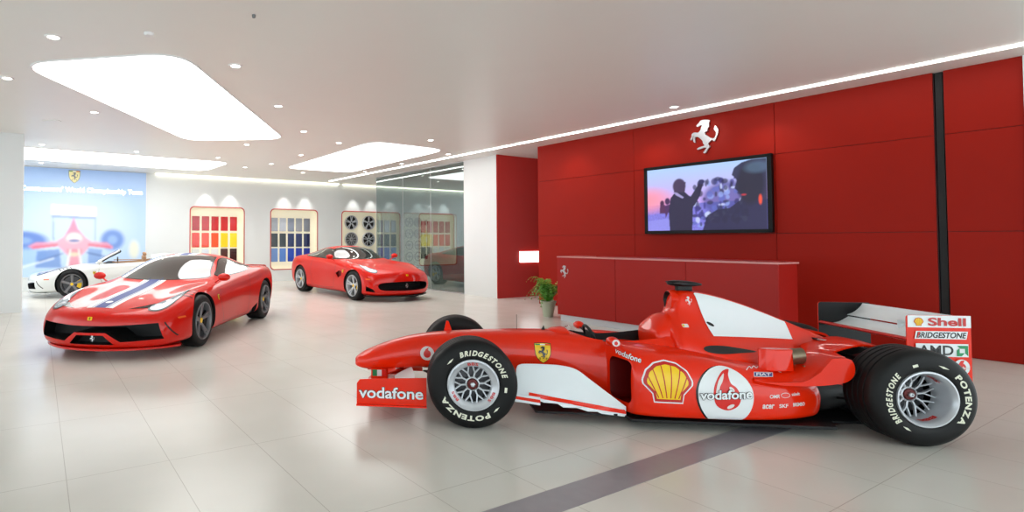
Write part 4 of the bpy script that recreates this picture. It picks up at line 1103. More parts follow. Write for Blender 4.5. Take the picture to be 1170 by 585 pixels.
    decal('nose_speech_mark', speechmark(-.315, .44, .038), bvh=bv, **side)
    decal('shell_emblem', pecten(1.415, .355, .31, .27), bvh=bv, **side)
    blob = [(x, max(z, .106)) for x, z in [(1.805+.19*cos(t), .285+(.19 if sin(t) > 0 else .225)*sin(t)) for t in [2*pi*k/48 for k in range(48)]]]
    blobk = [(x-.014, z) for x, z in blob]
    drop = sm([(1.72, .27), (1.74, .205), (1.81, .175), (1.88, .205), (1.905, .27), (1.88, .335), (1.845, .365), (1.84, .42), (1.86, .455), (1.80, .44), (1.75, .385), (1.725, .33)], True, 4)
    qt = sm([(1.735, .30), (1.76, .38), (1.81, .43), (1.79, .38), (1.765, .34), (1.755, .30)], True, 3)
    L = [(poly(blobk), 'black'), (poly(blob), 'white'), (poly(drop), 'vodared'), (poly(qt), 'decalgrey'), (poly(ell(1.845, .325, .022, .012, 20, rot=-.8)), 'decalgrey'), (poly(ell(1.83, .205, .028, .012, 20, rot=.5)), 'decalgrey'),
         (text('vodafone', 1.802, .288, .355, .066, .03, .1, .05, .03), 'black'), (text('vodafone', 1.802, .288, .355, .066, .025, .1, .05), 'white')]
    decal('speech_mark_panel', L, bvh=bv, **side)
    decal('sponsor_names', [(merge(text('OMR', 2.15, .275, .075, .026, .02, .2), text('sabelt', 2.32, .285, .07, .022, .02), text('acer', 2.10, .205, .09, .032, .03, .2), text('SKF', 2.215, .207, .07, .026, .03), text('BREMBO', 2.34, .212, .10, .026, .03), stroke(ell(2.235, .28, .035, .016)+[(2.27, .28)], .003)), 'decalgrey')], bvh=bv, **side)
    decal('shoulder_lettering', [(text('vodafone', 1.18, .525, .20, .042, .02, 0, -.24, .02), 'darkred'), (text('vodafone', 1.18, .525, .20, .04, .02, 0, -.24), 'white')], car, (0, .5, 0), (-1, 0, 0), (0, 0, 1), (-.385, -.92, -.05), bv, step=.02)
    up = dict(parent=car, org=(0, .5, 0), ax=(-1, 0, 0), ay=(0, 0, 1), dirv=(-2.5, -4.4, -1.0), bvh=bvh_of(ramp_l, pl), step=.02)
    decal('fuel_badge', [(poly([(2.06, .395), (2.19, .395), (2.19, .43), (2.06, .43)]), 'white'), (poly([(2.064, .399), (2.186, .399), (2.186, .426), (2.064, .426)]), 'blue'), (text('FIAT', 2.125, .4125, .10, .02, .03), 'white')], **up)
    decal('signature', [(stroke(sm([(2.01, .44), (2.03, .47), (2.045, .455), (2.06, .475), (2.08, .46), (2.10, .48), (2.13, .49), (2.2, .47), (2.28, .445), (2.18, .46), (2.25, .43)], False, 3), .006), 'decalgrey')], **up)
    mk = poly(ell(1.10, .618, .028, .026)); 
    decal('mirror_emblem', [(mk, 'decalgrey'), (poly(ell(1.10, .616, .013, .015)), 'vodared')], car, (0, .49, 0), (-1, 0, 0), (0, 0, 1), (0, -1, 0))
    fin = [(1.875, .985), (1.90, .99), (1.96, .988), (2.06, .96), (2.575, .755), (2.60, .605), (2.3, .622), (1.925, .642), (1.905, .78)]
    bvs = bvh_of(ec)
    tops = [(1.885+.69*k/16, bvs.ray_cast(Vector((-1.885-.69*k/16, 0, 3)), Vector((0, 0, -1)))[0].z-.012) for k in range(17)]
    fin = [(1.87, tops[0][1]-.004)]+tops+[(2.60, .605), (2.3, .622), (1.925, .642), (1.905, .78)]
    for s in (1, -1):
        L = [(poly([(s*x, z) for x, z in fin]), 'fin_white')]
        if s > 0: L.append((poly(ell(1.945, .725, .030, .012, 20, rot=-.5)), 'black'))
        decal('white_cover_panel', L, car, (0, 0, 0), (-s, 0, 0), (0, 0, 1), (0, -s, 0), bvs, base=.006, step=.02)
    sl = sm([(1.765, .575), (1.80, .597), (1.90, .60), (2.02, .585), (2.15, .56), (2.03, .545), (1.90, .535), (1.80, .548)], True, 3)
    d = Vector((-2.38, -4.48, -.85))
    decal('cooling_slot', [(poly(sl), 'blackmat')], car, (0, .4, 0), (-1, 0, 0), (0, 0, 1), d, bvh_of(pl, ec), base=.003, step=.03)
    decal('airbox_emblem', [(shift(HORSE, 1.815, .905, .07), 'decalgrey')], car, (0, 0, 0), (-1, 0, 0), (0, 0, 1), (0, -1, 0), bvh_of(ec), step=.02)
    decal('maker_badge', [(poly(rrect(1.71, 1.76, .705, .73, .008)), 'decalgrey'), (poly(ell(1.72, .718, .008, .009)), 'yellow')], car, (0, 0, 0), (-1, 0, 0), (0, 0, 1), (0, -1, 0), bvh_of(ec, hr), step=.02)
    return car

# ------------------------------------------------------------------ road cars
def road_wheel(car, x, y, side, R, width, style, rim_m, cal_m):
    w = thing('wheel', None, None, (x, 0, R)); w.parent = car
    f0, axv = face_frame(y*side, side); f = lambda a, b, d: tuple(Vector(f0(a, b, d)))
    fl = lambda a, r, d: f(r*cos(a), r*sin(a), d)
    Rr = R-.092
    prof = [(Rr-.004, -.02), (Rr+.004, -.004), (Rr+.03, .002), (R-.04, -.002), (R-.015, -.014), (R-.003, -.03), (R, -.05), (R, -width/2-.008), (R-.006, -width/2-.006), (R-.006, -width/2+.006), (R, -width/2+.008)][:8]
    prof = prof + [(r, -width-d) for r, d in prof[::-1][1:]]
    bm = bmesh.new(); lathe(bm, prof, 64, fl, close=True); obj('tyre', bm, M['rubber'], w, 50)
    n, tw, wd = style
    obj('rim', rim_bm(n, Rr, tw, .06, wd, None, f, dish=.045), rim_m, w, 40)
    bm = bmesh.new(); r = lathe(bm, [(.036, -.04), (.034, -.034), (.02, -.032)], 24, fl); bm.faces.new(r[-1]); obj('centre_cap', bm, M['yellow'], w)
    bm = bmesh.new(); lathe(bm, [(.195, -.10), (.195, -.075), (.08, -.075), (.08, -.10)], 48, fl, close=True); obj('brake_disc', bm, M['brake'], w)
    bm = bmesh.new(); A = ell(0, 0, .215, .215, 14, -.55, .55)+ell(0, 0, .12, .12, 14, .55, -.55)
    prism(bm, A, lambda a, b: f(a, b, -.055), lambda a, b: f(a, b, -.11)); bevel(obj('brake_caliper', bm, cal_m, w), .008)
    bm = bmesh.new(); r = lathe(bm, [(Rr-.01, -.14), (.0, -.14)], 40, fl); obj('wheel_well_cover', bm, M['blackmat'], w)

LOW = lambda w, zb: [(0, zb), (w*.22, zb), (w*.42, zb), (w*.58, zb)]
def st458(open_top=False):
    T = [(1.075, .30, .15, [(.70, .155), (.80, .20), (.81, .32), (.79, .43), (.70, .485), (.55, .505), (.38, .515), (.2, .52), (0, .525)]),
         (.98, .30, .13, [(.86, .14), (.90, .22), (.905, .35), (.89, .47), (.80, .545), (.62, .555), (.43, .56), (.22, .565), (0, .57)]),
         (.72, .25, .12, [(.94, .14), (.965, .26), (.97, .42), (.95, .56), (.86, .65), (.70, .64), (.48, .62), (.24, .625), (0, .63)]),
         (.35, .15, .12, [(.95, .14), (.97, .28), (.975, .48), (.95, .64), (.84, .735), (.70, .71), (.48, .675), (.24, .685), (0, .69)]),
         (0, .1, .12, [(.95, .14), (.97, .30), (.978, .52), (.955, .69), (.83, .785), (.70, .765), (.48, .725), (.24, .735), (0, .74)]),
         (-.38, .12, .12, [(.94, .14), (.955, .31), (.965, .54), (.935, .72), (.84, .80), (.71, .80), (.5, .785), (.25, .80), (0, .81)]),
         (-.60, .16, .12, [(.93, .14), (.94, .31), (.955, .54), (.925, .73), (.835, .815), (.74, .855), (.57, .875), (.29, .885), (0, .89)]),
         (-.95, .1, .12, [(.92, .14), (.925, .31), (.95, .54), (.92, .75), (.84, .83), (.74, .92), (.62, 1.0), (.32, 1.045), (0, 1.06)]),
         (-1.3, .06, .12, [(.92, .14), (.915, .31), (.95, .55), (.92, .76), (.845, .84), (.73, .97), (.59, 1.115), (.32, 1.165), (0, 1.18)]),
         (-1.65, 0, .12, [(.92, .14), (.92, .31), (.95, .56), (.92, .78), (.85, .86), (.725, 1.0), (.575, 1.15), (.32, 1.195), (0, 1.208)]),
         (-2.0, 0, .12, [(.93, .14), (.94, .31), (.96, .58), (.94, .80), (.87, .885), (.72, 1.0), (.55, 1.12), (.32, 1.165), (0, 1.18)]),
         (-2.35, 0, .12, [(.94, .14), (.965, .32), (.978, .60), (.96, .83), (.895, .925), (.74, .97), (.54, 1.03), (.3, 1.075), (0, 1.09)]),
         (-2.65, 0, .13, [(.94, .15), (.972, .34), (.985, .62), (.97, .85), (.90, .95), (.74, .945), (.52, .965), (.28, .995), (0, 1.0)]),
         (-3.0, 0, .15, [(.93, .17), (.965, .36), (.98, .64), (.955, .85), (.87, .94), (.72, .935), (.5, .935), (.25, .94), (0, .945)]),
         (-3.3, -.06, .19, [(.88, .21), (.92, .38), (.935, .62), (.91, .81), (.82, .915), (.68, .92), (.46, .925), (.24, .925), (0, .925)]),
         (-3.44, -.10, .24, [(.78, .26), (.83, .40), (.85, .60), (.82, .76), (.74, .87), (.6, .89), (.42, .895), (.2, .895), (0, .895)])]
    out = []
    for x, s, zb, p in T:
        if open_top and -2.3 < x < -.5:
            bz = p[4][1]; k = 1 if x > -1.8 else .8
            p = p[:5]+[(y, min(z, bz+.0+(.06 if x < -1.8 else 0)*k)) for y, z in p[5:]]
        out.append((x, s, LOW(.97, zb)+p))
    return out

def stF12():
    T = [(.90, .26, .17, [(.66, .175), (.78, .24), (.80, .36), (.79, .48), (.72, .57), (.56, .61), (.40, .635), (.2, .645), (0, .65)]),
         (.80, .26, .14, [(.84, .15), (.88, .24), (.89, .40), (.88, .54), (.79, .64), (.62, .68), (.44, .69), (.22, .70), (0, .705)]),
         (.55, .24, .12, [(.92, .14), (.95, .28), (.955, .47), (.94, .63), (.84, .735), (.68, .75), (.46, .75), (.23, .76), (0, .765)]),
         (.25, .15, .12, [(.95, .14), (.97, .3), (.97, .52), (.955, .70), (.855, .80), (.70, .815), (.48, .79), (.24, .81), (0, .82)]),
         (-.05, .1, .12, [(.95, .14), (.97, .32), (.97, .55), (.95, .74), (.84, .845), (.70, .85), (.48, .825), (.24, .845), (0, .855)]),
         (-.4, .1, .12, [(.94, .14), (.95, .31), (.955, .55), (.93, .76), (.83, .86), (.70, .875), (.48, .865), (.24, .88), (0, .885)]),
         (-.80, .18, .12, [(.93, .14), (.92, .31), (.95, .55), (.92, .78), (.83, .88), (.72, .905), (.5, .91), (.25, .92), (0, .925)]),
         (-1.15, .12, .12, [(.93, .14), (.91, .31), (.94, .55), (.91, .79), (.835, .89), (.71, .99), (.57, 1.06), (.3, 1.09), (0, 1.10)]),
         (-1.5, .06, .12, [(.93, .14), (.91, .31), (.94, .56), (.91, .80), (.835, .91), (.71, 1.06), (.56, 1.19), (.3, 1.24), (0, 1.25)]),
         (-1.85, 0, .12, [(.93, .14), (.92, .31), (.945, .57), (.915, .81), (.84, .925), (.71, 1.08), (.56, 1.225), (.3, 1.27), (0, 1.28)]),
         (-2.25, 0, .12, [(.94, .14), (.95, .32), (.96, .60), (.94, .84), (.86, .95), (.71, 1.075), (.54, 1.18), (.3, 1.23), (0, 1.245)]),
         (-2.65, 0, .13, [(.95, .15), (.975, .34), (.985, .63), (.965, .87), (.89, .985), (.71, 1.04), (.51, 1.10), (.28, 1.135), (0, 1.15)]),
         (-3.05, 0, .15, [(.94, .17), (.97, .36), (.98, .64), (.955, .88), (.87, .985), (.70, 1.0), (.48, 1.02), (.26, 1.045), (0, 1.05)]),
         (-3.4, -.06, .20, [(.90, .22), (.93, .38), (.94, .64), (.91, .84), (.82, .96), (.66, .975), (.45, .98), (.22, .985), (0, .985)]),
         (-3.6, -.10, .26, [(.80, .28), (.84, .42), (.86, .62), (.83, .78), (.74, .90), (.6, .935), (.42, .945), (.2, .945), (0, .945)])]
    return [(x, s, LOW(.97, zb)+p) for x, s, zb, p in T]

def arch_cut(x, z, R, s, depth=.34):
    bm = bmesh.new(); lathe_r = [bm.verts.new((x+R*cos(a), s*1.2, z+R*sin(a))) for a in [2*pi*k/48 for k in range(48)]]
    r2 = [bm.verts.new((x+R*cos(a), s*(1.0-depth), z+R*sin(a))) for a in [2*pi*k/48 for k in range(48)]]
    for k in range(48): bm.faces.new((lathe_r[k], lathe_r[(k+1) % 48], r2[(k+1) % 48], r2[k]))
    bm.faces.new(lathe_r); bm.faces.new(r2[::-1]); return bm

def xprism(L, x0, x1):
    bm = bmesh.new(); prism(bm, L, lambda y, z: (x0, y, z), lambda y, z: (x1, y, z)); return bm

def car_458(paint, label, loc, rz, kind, rim_m, style, cal_m, spider=False, name='sports_car'):
    car = thing(name, label, kind, loc, rz)
    body = cage('body', st458(spider), paint, 3, car, col=True)
    cuts = [(arch_cut(0, .345, .372, s), M['blackmat']) for s in (1, -1)]+[(arch_cut(-2.65, .35, .38, s), M['blackmat']) for s in (1, -1)]
    mouth = [(-.80, .235), (-.36, .215), (-.20, .325), (.20, .325), (.36, .215), (.80, .235), (.745, .425), (.20, .405), (-.20, .405), (-.745, .425)]
    cuts.append((xprism(mouth, .60, 1.4), M['blackmat']))
    low = [(-.17, .295), (.17, .295), (.285, .185), (-.285, .185)]; cuts.append((xprism(low, .86, 1.4), M['blackmat']))
    for s in (1, -1):   # side intake ahead of the rear wheel
        bm = bmesh.new(); prism(bm, [(-1.86, .17), (-2.20, .17), (-2.22, .33), (-2.02, .27)], lambda x, z: (x, s*.86, z), lambda x, z: (x, s*1.1, z)); cuts.append((bm, M['carbon']))
    if spider:
        bm = bmesh.new(); L = sm([(-.66, .0), (-.74, .5), (-.95, .67), (-1.5, .70), (-1.80, .66), (-1.84, .3), (-1.84, -.3), (-1.80, -.66), (-1.5, -.70), (-.95, -.67), (-.74, -.5)], True, 3)
        prism(bm, L, lambda x, y: (x, y, .38), lambda x, y: (x, y, 1.4)); cuts.append((bm, M['tan']))
    cut(body, cuts); bv = bvh_of(body)
    F = dict(parent=car, ax=(0, 1, 0), ay=(0, 0, 1), org=(0, 0, 0), dirv=(-1, 0, 0), bvh=bv)         # drawn from ahead
    T = dict(parent=car, ax=(1, 0, 0), ay=(0, 1, 0), org=(0, 0, 0), dirv=(0, 0, -1), bvh=bv)        # drawn from above
    def S(s): return dict(parent=car, ax=(-s, 0, 0), ay=(0, 0, 1), org=(0, 0, 0), dirv=(0, -s, 0), bvh=bv)
    if not spider:
        ws = sm([(-.685, .865), (-.4, .845), (0, .838), (.4, .845), (.685, .865), (.65, .93), (.56, 1.06), (.49, 1.13), (.3, 1.155), (0, 1.162), (-.3, 1.155), (-.49, 1.13), (-.56, 1.06), (-.65, .93)], True, 3)
        wsk = [(y*1.02, z+(.008 if z > 1 else -.006)) for y, z in ws]
        decal('windscreen', [(poly(wsk), 'black'), (poly(ws), 'glassdark')], base=.003, step=.05, **F)
        rw = sm([(-2.02, -.40), (-2.02, .40), (-2.30, .46), (-2.62, .40), (-2.66, .1), (-2.66, -.1), (-2.62, -.40), (-2.30, -.46)], True, 3)
        decal('engine_window', [(poly(rw), 'glassdark')], base=.003, step=.05, **T)
        for s in (1, -1):
            sw = sm([(.90, .90), (1.06, .96), (1.28, 1.055), (1.45, 1.10), (1.65, 1.105), (1.86, 1.055), (2.0, .985), (2.07, .935), (1.9, .905), (1.6, .885), (1.2, .872), (.95, .872)], True, 3)
            swk = [(1.45+(x-1.45)*1.035, .99+(z-.99)*1.09) for x, z in sw]
            tri = [(2.06, .94), (2.02, 1.0), (1.92, 1.055), (2.12, 1.0), (2.3, .955)]
            decal('side_window', [(poly([(s*x, z) for x, z in swk]), 'black'), (poly([(s*x, z) for x, z in tri]), 'black'), (poly([(s*x, z) for x, z in sw]), 'glassdark')], base=.003, step=.05, **S(s))
    else:
        for s in (1, -1):
            bm = bmesh.new(); tube(bm, [(-.52, s*.72, .83), (-.78, s*.67, .99), (-1.06, s*.57, 1.14)], [.026, .024, .024], 10); obj('windscreen_pillar', bm, paint, car)
            bm = bmesh.new(); tube(bm, [(-.57, s*.71, .82), (-.82, s*.66, .975), (-1.09, s*.565, 1.115)], .018, 10); obj('windscreen_seal', bm, M['blackmat'], car)
            bm = bmesh.new(); box(bm, -1.72, -1.62, s*.34-.2, s*.34+.2, .45, 1.0); box(bm, -1.62, -1.2, s*.34-.22, s*.34+.22, .42, .56); box(bm, -1.73, -1.64, s*.34-.11, s*.34+.11, 1.0, 1.09)
            bevel(obj('seat', bm, M['tan'], car), .035, 3)
            bm = bmesh.new(); foil(bm, [(-1.86, s*.42, .93), (-2.2, s*.44, .97), (-2.8, s*.40, .93)], .42, .16, (0, 1, 0)); obj('head_fairing', bm, paint, car)
            bm = bmesh.new(); prism(bm, [(-.80, .88), (-1.72, .90), (-1.62, 1.06), (-1.2, 1.10)], lambda x, z: (x, s*(.80-(z-.88)*.6), z), lambda x, z: (x, s*(.804-(z-.88)*.6), z)) if False else box(bm, -.9, -1.75, s*.76, s*.80, .855, .875)
            obj('door_top', bm, M['tan'], car)
        bm = bmesh.new(); tube(bm, [(-1.06, -.57, 1.14), (-1.05, -.3, 1.16), (-1.04, 0, 1.17), (-1.05, .3, 1.16), (-1.06, .57, 1.14)], .02, 10); obj('windscreen_header', bm, paint, car)
        bm = bmesh.new(); rows = []
        for q in range(7):
            k = q/6; x = -.53-.52*k; z = .84+.30*k; y = .70-.14*k
            rows.append([bm.verts.new((x-(.06*(1-(t/5)**2))*-1*k*0-.10*(1-k)*(t/5)**2*0+.05*(1-(t/5)**2), y*t/5, z+.02*(1-(t/5)**2))) for t in range(-5, 6)])
        for a, b in zip(rows, rows[1:]):
            for i in range(10): bm.faces.new((a[i], a[i+1], b[i+1], b[i]))
        obj('windscreen', bm, M['clear'], car)
        bm = bmesh.new(); tube(bm, [(-1.02, .36+.17*cos(a), .80+.17*sin(a)) for a in [2*pi*k/24 for k in range(25)]], .015, 8, False); obj('steering_wheel', bm, M['blackmat'], car)
        bm = bmesh.new(); box(bm, -.95, -.72, -.66, .66, .62, .84); bevel(obj('dashboard', bm, M['blackmat'], car), .04, 3)
    for s in (1, -1):
        # headlamp: clear cluster over a dark inner corner, vertical along the wing
        hl = sm([(.80, .60), (.76, .70), (.62, .775), (.40, .80), (.18, .795), (.04, .78), (.22, .735), (.45, .67), (.62, .60), (.70, .56)], True, 3)
        ik = [(.84, .36), (.73, .60), (.66, .60), (.60, .59), (.70, .50)]
        lay = [(poly([(x, s*(.0+y)) for x, y in ik]), 'black'), (poly([(x*1.0+.0, s*y) for x, y in hl]), 'black'), (poly([(.42+(x-.42)*.93, s*(.69+(y-.69)*.86)) for x, y in hl]), 'lampglass'),
               (merge(poly(ell(.66, s*.66, .05, .045)), poly(ell(.50, s*.715, .045, .04))), 'silver')]
        decal('headlight', lay, step=.04, base=.003, **T)
        # louvres above the wheel
        decal('wing_louvres', [(merge(*[stroke([(.30-k*.08, s*(.80)), (.24-k*.08, s*(.90))], .02) for k in range(4)]), 'darkred' if not spider else 'carbon')], step=.04, **T)
        # wing mirror
        bm = bmesh.new(); bmesh.ops.create_uvsphere(bm, u_segments=20, v_segments=12, radius=1)
        bmesh.ops.transform(bm, matrix=Matrix.Translation((-.62, s*.985, .875)) @ Matrix.Diagonal((.055, .095, .055, 1)), verts=bm.verts)
        foil(bm, [(-.60, s*.86, .80), (-.61, s*.95, .86)], .05, .02, (1, 0, 0)); obj('wing_mirror', bm, paint, car)
        # door outline, marker lamp, badges
        dl = stroke(sm([(.62, .80), (.60, .55), (.72, .30), (.80, .22), (1.7, .22), (1.82, .30), (1.86, .55), (1.90, .78), (1.98, .88)], False, 4), .006)
        decal('door_shut_line', [(shift(dl, 0, 0, s, 1), 'line_grey')], step=.05, base=.001, **S(s))
        decal('marker_lamp', [(poly([(s*x, z) for x, z in ((-.62, .47), (-.50, .475), (-.49, .455), (-.61, .45))]), 'amber')], step=.05, **S(s))
        decal('wing_badge', [(shift(m_, .50*s, .60, 1.0), n_) for m_, n_ in shield(0, 0, .085)], step=.05, **S(s))
        decal('sill_stripe', [(poly([(s*x, z) for x, z in ((.45, .135), (2.2, .135), (2.2, .165), (.45, .165))]), 'carbon')], step=.1, **S(s))
    decal('nose_badge', [(poly(rrect(-.03, .03, .468, .508, .01)), 'yellow'), (shift(HORSE, 0, .487, .034, .034), 'black')], step=.03, **F)
    bm = bmesh.new(); L = sm([(.6, -.935), (.775, -.80), (.975, -.5), (1.06, -.2), (1.075, 0), (1.06, .2), (.975, .5), (.775, .80), (.6, .935)], False, 3)+[(.5, .90), (.75, .6), (.9, 0), (.75, -.6), (.5, -.90)]
    prism(bm, L, lambda x, y: (x-.03, y*.965, .110), lambda x, y: (x-.03, y*.965, .135)); bevel(obj('front_splitter', bm, paint, car), .004)
    decal('bumper_fold', [(merge(stroke([(.80, .43), (.895, .25)], .012), stroke([(-.80, .43), (-.895, .25)], .012)), 'line_grey')], step=.04, **F)
    # grille horse
    pl = decal('grille_horse', [(shift(HORSE, 0, .245, .075), 'silver')], car, (1.0, 0, 0), (0, 1, 0), (0, 0, 1), (-1, 0, 0), base=.002)
    # stripes
    if not spider:
        e = lambda a, b, x0, x1, st=.0: poly([(x0, a), (x0, b), (x1, b), (x1, a)])
        Ls = [(e(-.175, .175, .86, -.52), 'white'), (e(-.075, .075, .86, -.52), 'blue'), (merge(e(-.105, -.095, .86, -.52), e(.095, .105, .86, -.52)), 'blue'), (poly(ell(.66, 0, .045, .045)), 'white')]
        decal('bonnet_stripe', Ls, step=.04, base=.0015, off=.0012, **T)
        Ls = [(e(-.175, .175, -1.32, -1.98), 'white'), (e(-.075, .075, -1.32, -1.98), 'blue')]
        decal('roof_stripe', Ls, step=.05, base=.0015, **T)
        bm = bmesh.new(); foil(bm, [(-3.42, -.72, .915), (-3.46, 0, .925), (-3.42, .72, .915)], .12, .02, (1, 0, .3)); obj('rear_spoiler', bm, paint, car)
    for x, R, wd, y in ((0, .34, .245, .955), (-2.65, .345, .305, .965)):
        for s in (1, -1): road_wheel(car, x, y, s, R, wd, style, rim_m, cal_m)
    return car

def car_F12(paint, label, loc, rz):
    car = thing('sports_coupe', label, 'car', loc, rz)
    body = cage('body', stF12(), paint, 3, car, col=True)
    cuts = [(arch_cut(0, .35, .376, s), M['blackmat']) for s in (1, -1)]+[(arch_cut(-2.72, .355, .382, s), M['blackmat']) for s in (1, -1)]
    m = sm([(-.66, .30), (-.5, .265), (0, .255), (.5, .265), (.66, .30), (.70, .37), (.64, .43), (.4, .455), (0, .465), (-.4, .455), (-.64, .43), (-.70, .37)], True, 3)
    cuts.append((xprism(m, .48, 1.3), M['blackmat']))
    for s in (1, -1):
        cuts.append((xprism([(s*.745, .22), (s*.88, .25), (s*.885, .36), (s*.79, .29)], .4, 1.2), M['blackmat']))
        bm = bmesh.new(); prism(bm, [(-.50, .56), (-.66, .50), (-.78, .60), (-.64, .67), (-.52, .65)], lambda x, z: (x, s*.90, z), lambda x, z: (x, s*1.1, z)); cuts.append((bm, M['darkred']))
    cut(body, cuts); bv = bvh_of(body)
    F = dict(parent=car, ax=(0, 1, 0), ay=(0, 0, 1), org=(0, 0, 0), dirv=(-1, 0, 0), bvh=bv)
    T = dict(parent=car, ax=(1, 0, 0), ay=(0, 1, 0), org=(0, 0, 0), dirv=(0, 0, -1), bvh=bv)
    def S(s): return dict(parent=car, ax=(-s, 0, 0), ay=(0, 0, 1), org=(0, 0, 0), dirv=(0, -s, 0), bvh=bv)
    ws = sm([(-.67, .955), (-.35, .94), (0, .936), (.35, .94), (.67, .955), (.64, 1.02), (.55, 1.13), (.47, 1.19), (.28, 1.22), (0, 1.228), (-.28, 1.22), (-.47, 1.19), (-.55, 1.13), (-.64, 1.02)], True, 3)
    decal('windscreen', [(poly([(y*1.025, z+(.008 if z > 1.1 else -.006)) for y, z in ws]), 'black'), (poly(ws), 'glassdark')], base=.003, step=.05, **F)
    rw = sm([(-2.2, -.42), (-2.2, .42), (-2.6, .42), (-3.0, .38), (-3.0, -.38), (-2.6, -.42)], True, 3)
    decal('rear_window', [(poly(rw), 'glassdark')], base=.003, step=.05, **T)
    for s in (1, -1):
        sw = sm([(1.02, .955), (1.2, 1.03), (1.4, 1.12), (1.62, 1.175), (1.95, 1.18), (2.2, 1.135), (2.45, 1.065), (2.58, 1.01), (2.4, .985), (2.0, .965), (1.5, .945), (1.1, .94)], True, 3)
        decal('side_window', [(poly([(s*(1.8+(x-1.8)*1.03), 1.05+(z-1.05)*1.1) for x, z in sw]), 'black'), (poly([(s*x, z) for x, z in sw]), 'glassdark'), (stroke([(s*1.98, .955), (s*2.02, 1.19)], .03), 'black')], base=.003, step=.05, **S(s))
        hl = sm([(.62, .66), (.56, .74), (.40, .80), (.15, .80), (-.05, .765), (.12, .73), (.35, .66), (.52, .60)], True, 3)
        decal('headlight', [(poly([(x, s*y) for x, y in hl]), 'black'), (poly([(.3+(x-.3)*.92, s*(.71+(y-.71)*.86)) for x, y in hl]), 'lampglass'), (merge(poly(ell(.46, s*.71, .05, .04)), poly(ell(.26, s*.74, .05, .03))), 'silver')], step=.04, base=.003, **T)
        bm = bmesh.new(); bmesh.ops.create_uvsphere(bm, u_segments=20, v_segments=12, radius=1)
        bmesh.ops.transform(bm, matrix=Matrix.Translation((-.98, s*1.0, 1.0)) @ Matrix.Diagonal((.055, .10, .062, 1)), verts=bm.verts)
        foil(bm, [(-.98, s*.84, .89), (-.98, s*.97, .96)], .05, .02, (1, 0, 0)); obj('wing_mirror', bm, paint, car)
        dl = stroke(sm([(.86, .86), (.84, .6), (.92, .34), (1.0, .24), (1.95, .24), (2.08, .4), (2.12, .7), (2.10, .93)], False, 4), .006)
        decal('door_shut_line', [(shift(dl, 0, 0, s, 1), 'line_grey')], step=.05, base=.001, **S(s))
        decal('sill_trim', [(poly([(s*x, z) for x, z in ((.42, .135), (2.3, .135), (2.3, .21), (.42, .175))]), 'carbon')], step=.1, **S(s))
        decal('wing_badge', [(shift(m_, .44*s, .66, 1.0), n_) for m_, n_ in shield(0, 0, .085)], step=.05, **S(s))
        decal('marker_lamp', [(poly([(s*x, z) for x, z in ((-.60, .53), (-.48, .535), (-.47, .515), (-.59, .51))]), 'amber')], step=.05, **S(s))
    # bonnet crease, grille bars and horse
    decal('bonnet_badge', [(poly(rrect(-.03, .03, .585, .625, .01)), 'yellow'), (shift(HORSE, 0, .605, .034, .034), 'black')], step=.03, **F)
    bm = bmesh.new()
    for z in (.30, .335, .37, .405, .44): foil(bm, [(.70-.26*(y/.85)**2, y, z) for y in (-.62, -.4, -.2, 0, .2, .4, .62)], .03, .006, (1, 0, 0))
    obj('grille', bm, M['blackmat'], car)
    pl = decal('grille_horse', [(shift(HORSE, 0, .36, .11), 'silver')], car, (.86, 0, 0), (0, 1, 0), (0, 0, 1), (-1, 0, 0), base=.002)
    bm = bmesh.new(); L = sm([(.45, -.92), (.60, -.78), (.80, -.5), (.885, -.2), (.90, 0), (.885, .2), (.80, .5), (.60, .78), (.45, .92)], False, 3)+[(.40, .88), (.6, .6), (.7, 0), (.6, -.6), (.40, -.88)]
    prism(bm, L, lambda x, y: (x-.01, y, .12), lambda x, y: (x-.01, y, .14)); bevel(obj('front_splitter', bm, M['carbon'], car), .004)
    for x, R, wd, y in ((0, .345, .255, .955), (-2.72, .352, .315, .968)):
        for s in (1, -1): road_wheel(car, x, y, s, R, wd, (5, .16, .03), M['alu'], M['yellow'])
    return car

def copy_tree(o, parent=None):
    c = o.copy(); COL.objects.link(c); c.parent = parent
    for ch in o.children: copy_tree(ch, c)
    return c

def pose(front, rear, half, side, wb):
    """car origin (below the front axle) from where its near front and rear tyres stand"""
    a, b = Vector((*front, 0)), Vector((*rear, 0)); h = (a-b).normalized(); l = Vector((-h.y, h.x, 0))
    m = (a+b)/2 - l*half*side + h*wb/2
    return (m.x, m.y, 0), atan2(h.y, h.x)

# ------------------------------------------------------------------ build
room()
light_panel([(-3.829, 6.36), (-1.80, 6.00), (-1.167, 11.12), (-3.20, 11.30)], 'largest luminous ceiling panel, at upper left, nearest to the viewer', .45)
light_panel([(-1.622, 15.565), (.676, 11.36), (2.42, 12.446), (.25, 16.60)], 'luminous ceiling panel at right beside the light line, above the rear red car', .45)
light_panel([(-9.2, 10.85), (-2.95, 14.45), (-4.12, 16.25), (-10.2, 12.6)], 'luminous ceiling panel at rear left above the white open car', .45)
downlights(); displays(); wheel_shelf(); mural(); television(); desk(); plant(); sign()
plaque('prancing_horse_emblem', 'silver prancing horse emblem mounted on red wall above the television', RW(3.11, .01, 3.14), -DV, .56, M['silver'], .03)
f1_car()
loc, rz = pose((-1.821, 7.278), (-1.389, 9.833), .955, 1, 2.65)
car_458(M['red'], 'red sports car with blue and white bonnet stripes and dark wheels at left', loc, rz, 'car', M['greyrim'], (5, .12, .03), M['blackmat'])
loc, rz = pose((.186, 12.87), (-1.087, 15.016), .96, -1, 2.72)
f12 = car_F12(M['red'], 'red front-engined coupe with silver wheels parked below the blue swatch niche', loc, rz)
h = Vector((-.93, -.367, 0)).normalized(); l = Vector((-h.y, h.x, 0)); fr = Vector((-6.562, 13.241, 0))-l*.955
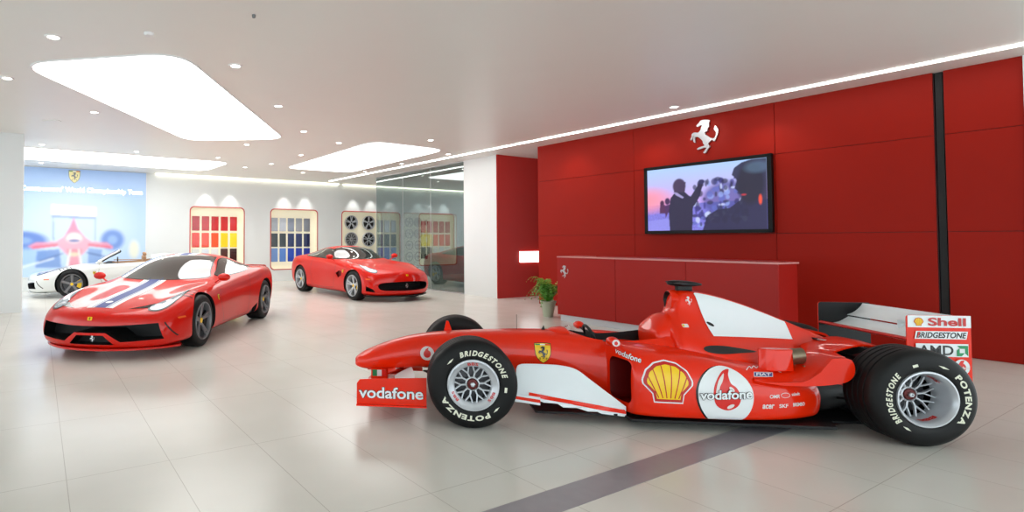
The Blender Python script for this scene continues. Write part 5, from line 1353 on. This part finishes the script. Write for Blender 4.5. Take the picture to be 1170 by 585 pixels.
car_458(M['white_paint'], 'white open-top sports car with tan seats standing before the pale blue mural', tuple(fr), atan2(h.y, h.x), 'car', M['greyrim'], (5, 0, .03), M['yellow'], True, 'convertible')

# ------------------------------------------------------------------ light
W = bpy.data.worlds.new('daylight'); SC.world = W; W.use_nodes = True
bg = W.node_tree.nodes['Background']; bg.inputs[0].default_value = (.84, .95, 1.0, 1); bg.inputs[1].default_value = WORLD

def spot(name, loc, to, power, size, col=(1, .97, .92), blend=.6, rad=.03):
    d = bpy.data.lights.new(name, 'SPOT'); d.energy = power; d.spot_size = radians(size); d.spot_blend = blend; d.color = col; d.shadow_soft_size = rad
    o = bpy.data.objects.new(name, d); COL.objects.link(o); o.location = loc
    o.rotation_euler = (Vector(to)-Vector(loc)).to_track_quat('-Z', 'Y').to_euler()
for a, b in NICHES:
    for k in (.27, .73):
        s = a+(b-a)*k; spot('wall_washer', BW(s, .32, 3.42), BW(s, .10, 0), 45, 62)
for t in (5.6, 3.9, 2.2): spot('wall_washer', RW(t, .55, 3.45), RW(t, 0, 1.4), 16, 110, blend=1)
def area(name, loc, to, sx, sy, power, col=(1, 1, 1)):
    d = bpy.data.lights.new(name, 'AREA'); d.shape = 'RECTANGLE'; d.size = sx; d.size_y = sy; d.energy = power; d.color = col
    o = bpy.data.objects.new(name, d); COL.objects.link(o); o.location = loc
    o.rotation_euler = (Vector(to)-Vector(loc)).to_track_quat('-Z', 'Y').to_euler()
spot('emblem_lamp', RW(3.3, 1.2, 3.45), RW(3.11, 0, 3.1), 14, 40, blend=1)

# ------------------------------------------------------------------ camera
cam = bpy.data.cameras.new('camera'); co = bpy.data.objects.new('camera', cam); COL.objects.link(co)
PITCH = radians(1.6); F_PX = 620.; CX = 390.; CY = 275-F_PX*math.tan(PITCH)
cam.sensor_fit = 'HORIZONTAL'; cam.sensor_width = 36; cam.lens = F_PX/1170*36
cam.shift_x = (585-CX)/1170; cam.shift_y = -(292.5-CY)/1170; cam.clip_start = .05
co.location = (0, 0, 1.4); co.rotation_euler = (pi/2+PITCH, 0, 0); SC.camera = co
SC.view_settings.view_transform = 'Standard'; SC.view_settings.look = 'None'; SC.view_settings.gamma = 1; SC.view_settings.use_curve_mapping = False
SC.view_settings.exposure = EXPOSURE
